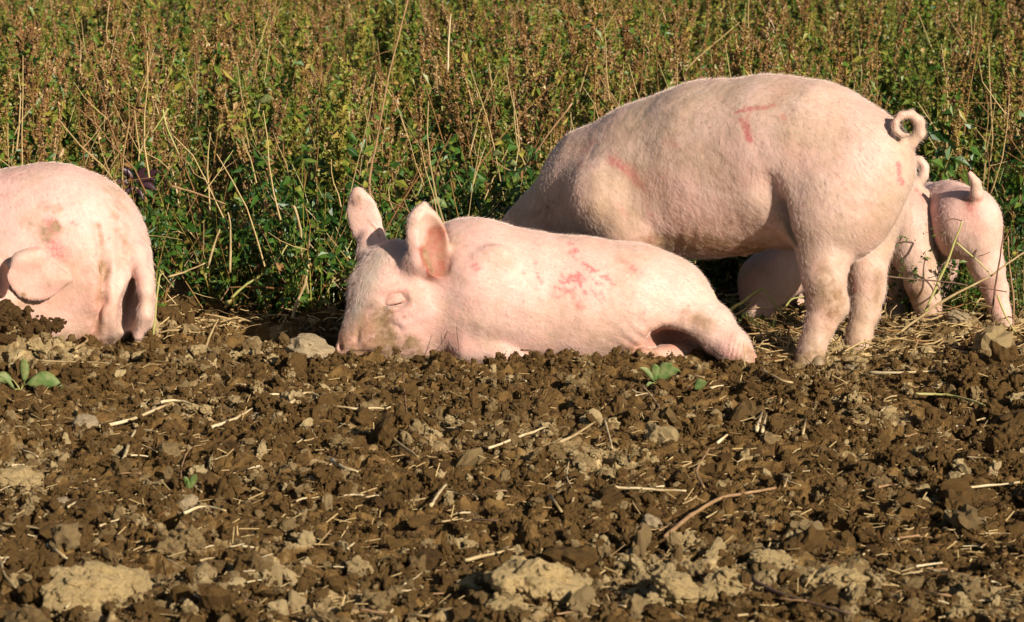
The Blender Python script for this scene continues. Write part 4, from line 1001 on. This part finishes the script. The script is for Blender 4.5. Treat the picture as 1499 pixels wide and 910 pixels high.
GS = [([(145, 624), (190, 614), (245, 592)], 4, M_STRAWP, 'pale bent straw running from the oval stone up to the right'),
      ([(310, 625), (345, 612), (368, 598)], 3, M_STRAWP, 'short pale straw between crusty clod and round pebble'),
      ([(235, 588), (262, 586), (288, 594)], 3, M_STRAWP, 'thin pale straw above the large crusty clod'),
      ([(375, 582), (398, 577), (418, 578)], 2.8, M_STRAWP, 'short flat straw piece left of the crooked root'),
      ([(425, 590), (445, 576), (464, 578), (482, 592), (520, 598), (562, 597)], 2.8, M_STRAWP, 'long crooked pale root on dark soil in front of the lying pig'),
      ([(181, 672), (190, 645), (199, 628)], 3.2, M_STRAWP, 'short upright straw leaning on clods left of the crusty clod'),
      ([(715, 656), (755, 641), (801, 624)], 2.8, M_STRAWP, 'straight pale straw on the soil below the lying pig middle'),
      ([(812, 650), (838, 638), (872, 617)], 3, M_STRAW, 'straight brown straw right of the straight pale straw'),
      ([(973, 786), (1010, 755), (1050, 731), (1085, 723), (1135, 714)], 4.2, M_ROOT, 'thickest curved brown stalk arching on the soil at lower right'),
      ([(1372, 718), (1430, 712), (1492, 706)], 2.8, M_STRAWP, 'thin straight straw lying level near the right edge'),
      ([(270, 750), (298, 741), (330, 747)], 3, M_STRAWP, 'small arched straw just under the round stone and sprout'),
      ([(0, 766), (50, 772), (102, 785)], 2.5, M_STRAW, 'thin long straw sloping down at the left edge'),
      ([(680, 820), (715, 812), (752, 803)], 3.5, M_STRAW, 'broad straw piece near the bottom middle'),
      ([(1340, 576), (1372, 577), (1400, 580), (1443, 593)], 2.6, M_GSTALK, 'yellow green stalk lying level right of the standing pig feet'),
      ([(1108, 630), (1116, 603)], 3.2, M_STRAWP, 'left of two short stubs standing side by side in the soil'),
      ([(1116, 632), (1122, 604)], 2.6, M_STRAWP, 'right of two short stubs standing side by side in the soil'),
      ([(885, 612), (890, 632), (896, 655)], 2.2, M_STRAWP, 'thin upright straw right of the straight brown straw'),
      ([(1030, 712), (1020, 690), (1035, 662), (1038, 655)], 2.2, M_ROOT, 'thin wavy brown root above the thick curved stalk'),
      ([(880, 712), (920, 714), (965, 717), (1005, 718)], 3, M_STRAWP, 'knobbly pale root lying level left of the wavy root'),
      ([(805, 725), (822, 748)], 3.2, M_STRAW, 'short slanting straw left of the knobbly root'),
      ([(835, 745), (840, 720), (830, 700), (833, 675)], 2, M_STRAWP, 'thin curly root rising above short slanting straw'),
      ([(630, 740), (642, 722), (653, 708)], 3, M_STRAWP, 'short upright straw with a kink in the middle of the bare soil'),
      ([(485, 672), (503, 684), (524, 690)], 3.2, M_STRAWP, 'short thick straw piece sloping down right at centre left'),
      ([(572, 640), (592, 655), (612, 668)], 3, M_STRAW, 'flat straw scrap sloping down right of a grey clod'),
      ([(268, 720), (265, 690), (275, 660), (295, 648)], 1.8, M_ROOT, 'thin dark tendril curling up above the green sprout'),
      ([(70, 797), (98, 818)], 4, M_STRAWP, 'short thick pale straw at lower left'),
      ([(0, 790), (4, 835), (25, 862)], 3, M_STRAW, 'curved straw strip at the lower left corner'),
      ([(690, 760), (745, 762)], 2, M_TWIG, 'thin dark twig lying level near the centre'),
      ([(1100, 848), (1150, 872), (1245, 898)], 4, M_TWIG, 'dark broken twig sloping down in front of the big pale clod'),
      ([(1050, 648), (1074, 628)], 2.8, M_STRAWP, 'short pale straw sloping up right under the standing pig near leg'),
      ([(1175, 635), (1180, 612)], 2.4, M_STRAW, 'little straw stub below the standing pig hooves'),
      ([(1115, 540), (1140, 555), (1160, 560)], 3, M_STRAW, 'straw piece just before the standing pig near hoof'),
      ([(1270, 545), (1320, 545), (1370, 543)], 2.6, M_STRAWP, 'level straw right of the standing pig hooves'),
      ([(940, 565), (962, 590), (970, 608)], 2, M_STRAW, 'thin bent straw hanging below the green seedling'),
      ([(1250, 470), (1330, 500), (1400, 512)], 2, M_STRAW, 'long thin straw across the litter behind the hooves'),
      ([(590, 548), (595, 600), (605, 645)], 1.5, M_ROOT, 'thin dark stem standing in soil below the lying pig cheek'),
      ([(110, 510), (128, 498), (122, 492)], 2.5, M_STRAW, 'small hooked straw under the left pig'),
      ([(60, 528), (120, 530), (175, 533)], 2, M_STRAW, 'thin level straw just above the left seedling'),
      ([(925, 570), (932, 574), (955, 578)], 2, M_STRAWP, 'tiny pale straw under the seedling'),
      ([(1430, 640), (1445, 615)], 2, M_STRAW, 'tiny upright straw near the right edge')]
for pix, r, mt, lab in GS: ground_stalk(pix, r, mt, lab)
# loose short straws nobody could tell apart
nloose = 0
for i in range(230):
    py = 548 + 355 * random.random(); px = random.uniform(-50, 1550); a = random.gauss(0, .6); L = random.uniform(9, 34) * (.7 + .6 * (py - 540) / 370)
    dx = L * math.cos(a) * random.choice((-1, 1)); dy = L * .45 * math.sin(a) - random.random() * 5
    pix = [(px, py), (px + dx * .5 + random.gauss(0, .8), py + dy * .5 + random.gauss(0, .8)), (px + dx, py + dy)]
    mt_ = random.choice((M_STRAW, M_STRAWP, M_STRAWP, M_ROOT)); cn = {M_STRAW: 'tan', M_STRAWP: 'pale', M_ROOT: 'brown'}[mt_]
    lab = '%s %s broken straw lying loose on the %s %s part of the bare soil' % ('long' if L > 24 else 'short', cn, 'upper' if py < 650 else ('middle' if py < 770 else 'lowest'), 'left' if px < 500 else ('centre' if px < 1000 else 'right'))
    ground_stalk(pix, random.uniform(.8, 2.1) * (.8 + .5 * (py - 540) / 370), mt_, lab, group=lab)
# litter along the field edge: one mass
def litter():
    A = Acc(); g = np.random.default_rng(5)
    for i in range(3900):
        px = g.uniform(-80, 1580)
        if g.random() < .45 and px < 1100: px = g.uniform(1000, 1580)
        if px > 1100: Y = g.uniform(7.95, 9.15)
        elif px > 600: Y = g.uniform(8.55, 9.05)
        else: Y = g.uniform(8.42, 8.9) if px > 240 else g.uniform(8.25, 8.85)
        x = (px - CX) / F * Y * 1.01
        z = Hs(x, Y) + g.exponential(.010); a = g.uniform(0, 3.14); L = g.uniform(.02, .10); el = g.normal(0, .16)
        d = np.array([math.cos(a), math.sin(a), el]) * L
        p = np.array([x, Y, z + .002]); A.tube([p, p + d * .5 + g.normal(0, .004, 3), p + d], g.uniform(.0006, .0028) * (1.5 if g.random() < .08 else 1), float(np.clip(g.normal(.95, .09), .64, 1)), 4)
    o = link('straw_litter', A.mesh('straw_litter'), M_LEAF); tag(o, 'matted dry straw litter along the foot of the weeds', 'straw', None, 'stuff')
    B = Acc()
    for i in range(3600):                                # fine chaff across the tilled soil
        py = 530 + 380 * g.random(); px = g.uniform(-60, 1560); q_ = on_soil(px, py, .002) if i < 1 else None
        gg = G(px, py); z = Hs(gg[0], gg[1]) + g.uniform(.003, .012); a = g.uniform(0, 3.14); L = .006 + .040 * g.random() ** 2
        p = np.array([gg[0], gg[1], z]); d = np.array([math.cos(a), math.sin(a), g.normal(0, .3)]) * L
        B.tube([p, p + d], g.uniform(.0006, .0018), float(np.clip(g.normal(.97, .08), .7, 1)), 3)
    o = link('chaff', B.mesh('chaff'), M_LEAF); tag(o, 'fine dry chaff scattered over the tilled soil', 'chaff', None, 'stuff')
litter()
def dead_stems():
    A = Acc(); g = np.random.default_rng(15)
    for i in range(950):
        Y = 8.62 + 4.5 * g.random() ** 1.6; x = g.uniform(-1, 1) * (.2 * Y + .2)
        if Y < edge(x) - .12: continue
        low = g.random() < .4; z0 = g.uniform(0, .12) if low else g.uniform(.05, .45); L = g.uniform(.15, .5)
        d = np.array([g.normal(0, .9), g.normal(0, .4), g.uniform(-.2, .5)]) if low else np.array([g.normal(0, .35), g.normal(0, .3), 1.0])
        p = bend((x, Y, z0 - .02), d, L, 4, g, .5); A.tube(p, np.linspace(1, .5, 5) * g.uniform(.0013, .0034), float(g.choice([.68, .8, .95, 1.0])), 4)
        if g.random() < .6:
            q0 = p[2]; A.tube(bend(q0, d + g.normal(0, .7, 3), L * .4, 3, g, .4), [.0014, .0012, .001, .0007], float(g.choice([.7, .95])), 3)
    o = link('dead_stems', A.mesh('dead_stems'), M_LEAF); tag(o, 'tangle of dry brown and tan stems among the weeds', 'stems', None, 'stuff')
dead_stems()

def air(pix, Y, r, mat, lab, cat='stalk', Yend=None, name='dry_stalk'):
    n = len(pix); Ye = Yend if Yend else Y
    pts = [P(x, y, Y + (Ye - Y) * i / max(n - 1, 1)) for i, (x, y) in enumerate(pix)]
    return stalk(name, pts, r * mpp(pix[0][0], pix[0][1], Y), mat, lab, cat)
air([(541, 470), (545, 330), (541, 262), (552, 205), (567, 120), (583, 55), (602, -20)], 8.70, 2.5, M_ROOT, 'tallest dry brown stem rising through the weeds above the lying pig ears')
air([(338, 436), (362, 415), (390, 398), (408, 378), (420, 358)], 8.58, 2.3, M_GSTALK, 'yellow green bent stalk leaning right between left pig and lying pig')
air([(428, 466), (434, 445), (446, 415), (455, 370)], 8.60, 3.6, M_STRAW, 'thick dry stalk standing left of the far ear of the lying pig')
air([(430, 300), (440, 335), (442, 375), (452, 430)], 8.64, 2.2, M_STRAW, 'thin kinked dry stalk crossing the thick dry stalk')
air([(300, 512), (308, 490), (320, 466)], 8.36, 2.4, M_STRAW, 'short dry stub over the dark hollow left of the lying pig')
air([(224, 494), (228, 455), (233, 408), (240, 400)], 8.40, 2.2, M_GSTALK, 'yellow stalk standing right beside the left pig')
air([(305, 388), (316, 350), (322, 335)], 8.66, 2.2, M_STRAW, 'short dry stalk leaning right above the herb hem')
air([(337, 398), (338, 340), (334, 310)], 8.66, 2.2, M_STRAW, 'straight upright dry stalk above the herb hem')
air([(246, 405), (270, 398), (300, 385)], 8.6, 2.0, M_STRAW, 'low slanting dry stalk right of the left pig')
air([(250, 272), (280, 280), (330, 298)], 8.68, 2.0, M_ROOT, 'brown stalk sloping down right through the weeds above the left pig')
air([(238, 160), (246, 190), (262, 225)], 8.70, 1.8, M_GSTALK, 'right branch of a yellowing fork in the weeds upper left')
air([(246, 158), (236, 175), (222, 195)], 8.70, 1.8, M_GSTALK, 'left branch of a yellowing fork in the weeds upper left')
air([(838, 150), (800, 200), (760, 250), (722, 235)], 8.72, 1.8, M_ROOT, 'reddish stem slanting through weeds above the lying pig back')
air([(655, 105), (657, 60), (660, 20)], 8.9, 2.0, M_STRAWP, 'pale upright dry stem in the upper middle weeds')
air([(1058, 461), (1085, 443), (1115, 423), (1130, 440), (1146, 460)], 8.24, 3.0, M_GSTALK, 'green stalk snapped into a peak between lying pig and near leg')
air([(1042, 425), (1050, 440), (1055, 455)], 8.25, 2, M_STRAW, 'short dry stub right of the lying pig rump')
air([(1075, 462), (1095, 448), (1110, 430), (1125, 448)], 8.27, 1.4, M_STRAW, 'thin dry stalk inside the snapped green peak')
air([(1150, 448), (1160, 437), (1178, 434)], 8.3, 2.0, M_GSTALK, 'small arched green stalk left of the near leg')
# twiggy branches before the small pigs
tw = empty('thorny_twig', P(1360, 470, 8.3)); tag(tw, 'bare thorny twig with few leaves in front of the two small pigs', 'twig')
def sub(pix, Y, r, mat, Yend=None, name='twig_branch'):
    n = len(pix); Ye = Yend if Yend else Y
    o = stalk(name, [P(x, y, Y + (Ye - Y) * i / (n - 1)) - np.array(tw.location) for i, (x, y) in enumerate(pix)], r * mpp(pix[0][0], pix[0][1], Y), mat, None, parent=tw)
    return o
sub([(1352, 462), (1370, 420), (1390, 375), (1399, 350), (1409, 323)], 8.31, 2.6, M_GSTALK)
sub([(1400, 355), (1420, 372), (1440, 390), (1452, 405)], 8.31, 1.8, M_GSTALK)
sub([(1296, 404), (1330, 408), (1380, 412), (1430, 420), (1474, 427)], 8.28, 1.7, M_TWIG)
sub([(1408, 323), (1392, 320), (1376, 330), (1360, 336)], 8.31, 1.1, M_TWIG)
sub([(1300, 396), (1310, 365), (1322, 345)], 8.30, 1.2, M_TWIG)
sub([(1432, 375), (1442, 372), (1450, 368)], 8.31, .9, M_TWIG)
A = Acc(); g9 = np.random.default_rng(9)
pp = []
for x, y, n in ((1312, 365, 14), (1322, 350, 10), (1325, 385, 14), (1305, 395, 8), (1362, 338, 7), (1340, 400, 8), (1295, 380, 8)):
    for i in range(n): pp.append(P(x + g9.normal(0, 8), y + g9.normal(0, 7), 8.30 + g9.normal(0, .01)) - np.array(tw.location))
A.leaves(np.array(pp), g9.normal(0, 1, (len(pp), 3)), g9.uniform(.010, .022, len(pp)), g9.uniform(.004, .008, len(pp)), np.clip(g9.normal(.3, .15, len(pp)), 0, .7), g9)
o = link('leaves', A.mesh('twig_leaves'), M_LEAF, tw); o['kind'] = 'stuff'
air([(1300, 500), (1345, 465), (1395, 432), (1448, 405), (1475, 385), (1505, 366)], 8.24, 2.4, M_STRAW, 'longest tan stalk slanting up to the right in front of the small pigs')
air([(1452, 462), (1457, 420), (1464, 375), (1470, 330)], 8.22, 2.0, M_TWIG, 'dark upright twig crossing the right small pig rear leg')
air([(1460, 432), (1470, 458), (1486, 486)], 8.20, 2.0, M_GSTALK, 'yellow stalk leaning at the right small pig foot')
air([(1482, 500), (1484, 440), (1478, 390), (1476, 345)], 8.3, 2.0, M_ROOT, 'brown upright stem at the right edge beside the small pig')
air([(672, 512), (670, 495), (668, 478)], 7.93, .9, M_TWIG, 'thin dark stem before the lying pig cheek, right one')
air([(648, 514), (647, 500), (646, 484)], 7.93, .9, M_TWIG, 'thin dark stem before the lying pig cheek, left one')
air([(828, 533), (830, 522), (827, 510)], 7.92, 1.8, M_TWIG, 'short black twig standing before the lying pig belly')
air([(762, 512), (785, 514), (800, 520), (818, 530)], 7.92, 1.8, M_TWIG, 'arched black twig before the lying pig belly')
air([(1093, 560), (1090, 530), (1089, 500)], 7.84, 1.2, M_STRAW, 'thin straw standing before the lying pig hind hoof')

def broad_leaf(base, tip, w_, mat, parent, droop=.2):
    base = np.array(base); tip = np.array(tip); d = tip - base; L = np.linalg.norm(d); dd = d / L
    sdv = np.cross(dd, (fwd)); sdv /= np.linalg.norm(sdv); nn = np.cross(sdv, dd); K = 8; v = []
    for i in range(K + 1):
        t = i / K; wd = w_ * L * math.sin(math.pi * min(1, t ** .75 * 1.0)) * .5 + 1e-4; c = base + d * t + np.array([0, 0, 1]) * L * .18 * math.sin(math.pi * t)
        wav = .12 * math.sin(t * 19)
        v += [c - sdv * wd + nn * wd * (.35 + wav), c - sdv * wd * .5 + nn * wd * .12, c, c + sdv * wd * .5 + nn * wd * .12, c + sdv * wd + nn * wd * (.35 - wav)]
    q = [[i * 5 + j, i * 5 + j + 1, i * 5 + j + 6, i * 5 + j + 5] for i in range(K) for j in range(4)]
    o0 = np.array(parent.location)
    o = link('leaf', np_mesh('leaf', np.array(v) - o0, np.array(q), smooth=True), mat, parent)
    md = o.modifiers.new('thick', 'SOLIDIFY'); md.thickness = .0006
    return o
def small_plant(px, py, leaves, label, mat=M_GREEN, name='seedling', Yo=0.0, stems=True):
    b = on_soil(px, py) if Yo == 0 else P(px, py, Yo); root = empty(name, b); tag(root, label, 'plant')
    for (x0, y0, x1, y1, w_) in leaves:
        broad_leaf(P(x0, y0, b[1] - .01), P(x1, y1, b[1] - .02), w_, mat, root)
        if stems: stalk('stem', [b - np.array(root.location), P((px + x0) / 2, (py + y0) / 2 - 2, b[1]) - np.array(root.location), P(x0, y0, b[1] - .01) - np.array(root.location)], .0022, M_GSTALK, None, parent=root)
    return root
small_plant(30, 572, [(38, 562, 98, 572, .42), (36, 560, 34, 524, .38), (18, 555, -12, 560, .6), (22, 570, -10, 548, .18)], 'green seedling with long pointed leaves at the left edge of the soil')
small_plant(962, 566, [(958, 558, 935, 538, .28), (962, 556, 985, 532, .5), (964, 556, 996, 542, .5), (960, 558, 958, 532, .5), (960, 562, 972, 570, .6), (955, 560, 945, 566, .4)], 'bright green seedling in front of the lying pig hind hoof')
small_plant(1022, 575, [(1016, 570, 1035, 560, .7)], 'single round green leaf lying on soil right of the seedling', stems=False)
small_plant(277, 720, [(276, 716, 269, 697, .35), (278, 716, 288, 694, .4), (277, 717, 274, 703, .3)], 'tiny green sprout on the soil at centre left')
small_plant(195, 300, [(196, 262, 172, 248, .4), (200, 265, 214, 246, .4), (198, 268, 228, 264, .35), (204, 270, 232, 284, .4), (190, 270, 166, 268, .35), (196, 275, 180, 288, .4), (200, 276, 210, 294, .35), (212, 262, 236, 252, .3), (186, 262, 176, 276, .4)], 'dark purple leaved weed just behind the left pig back', M_PURPLE, 'purple_weed', 8.86, False)
# broad bright leaves dotted through the weeds
for x, y, a, L in [(720, 228, .2, 16), (742, 238, -.4, 18), (655, 303, 2.9, 28), (380, 150, .2, 22), (510, 300, 1.0, 14)]:
    b = P(x, y, 8.86 if y > 150 else 9.0); root = empty('broad_leaf_weed', b)
    tag(root, '%s broad green leaf %s in weeds %s' % ('large' if L > 24 else 'small', 'high' if y < 160 else 'low', zone(x)), 'leaf', 'broad green leaves among the weeds')
    broad_leaf(b, P(x + L * math.cos(a), y - L * math.sin(a), b[1] - .02), .5, M_GREEN, root)
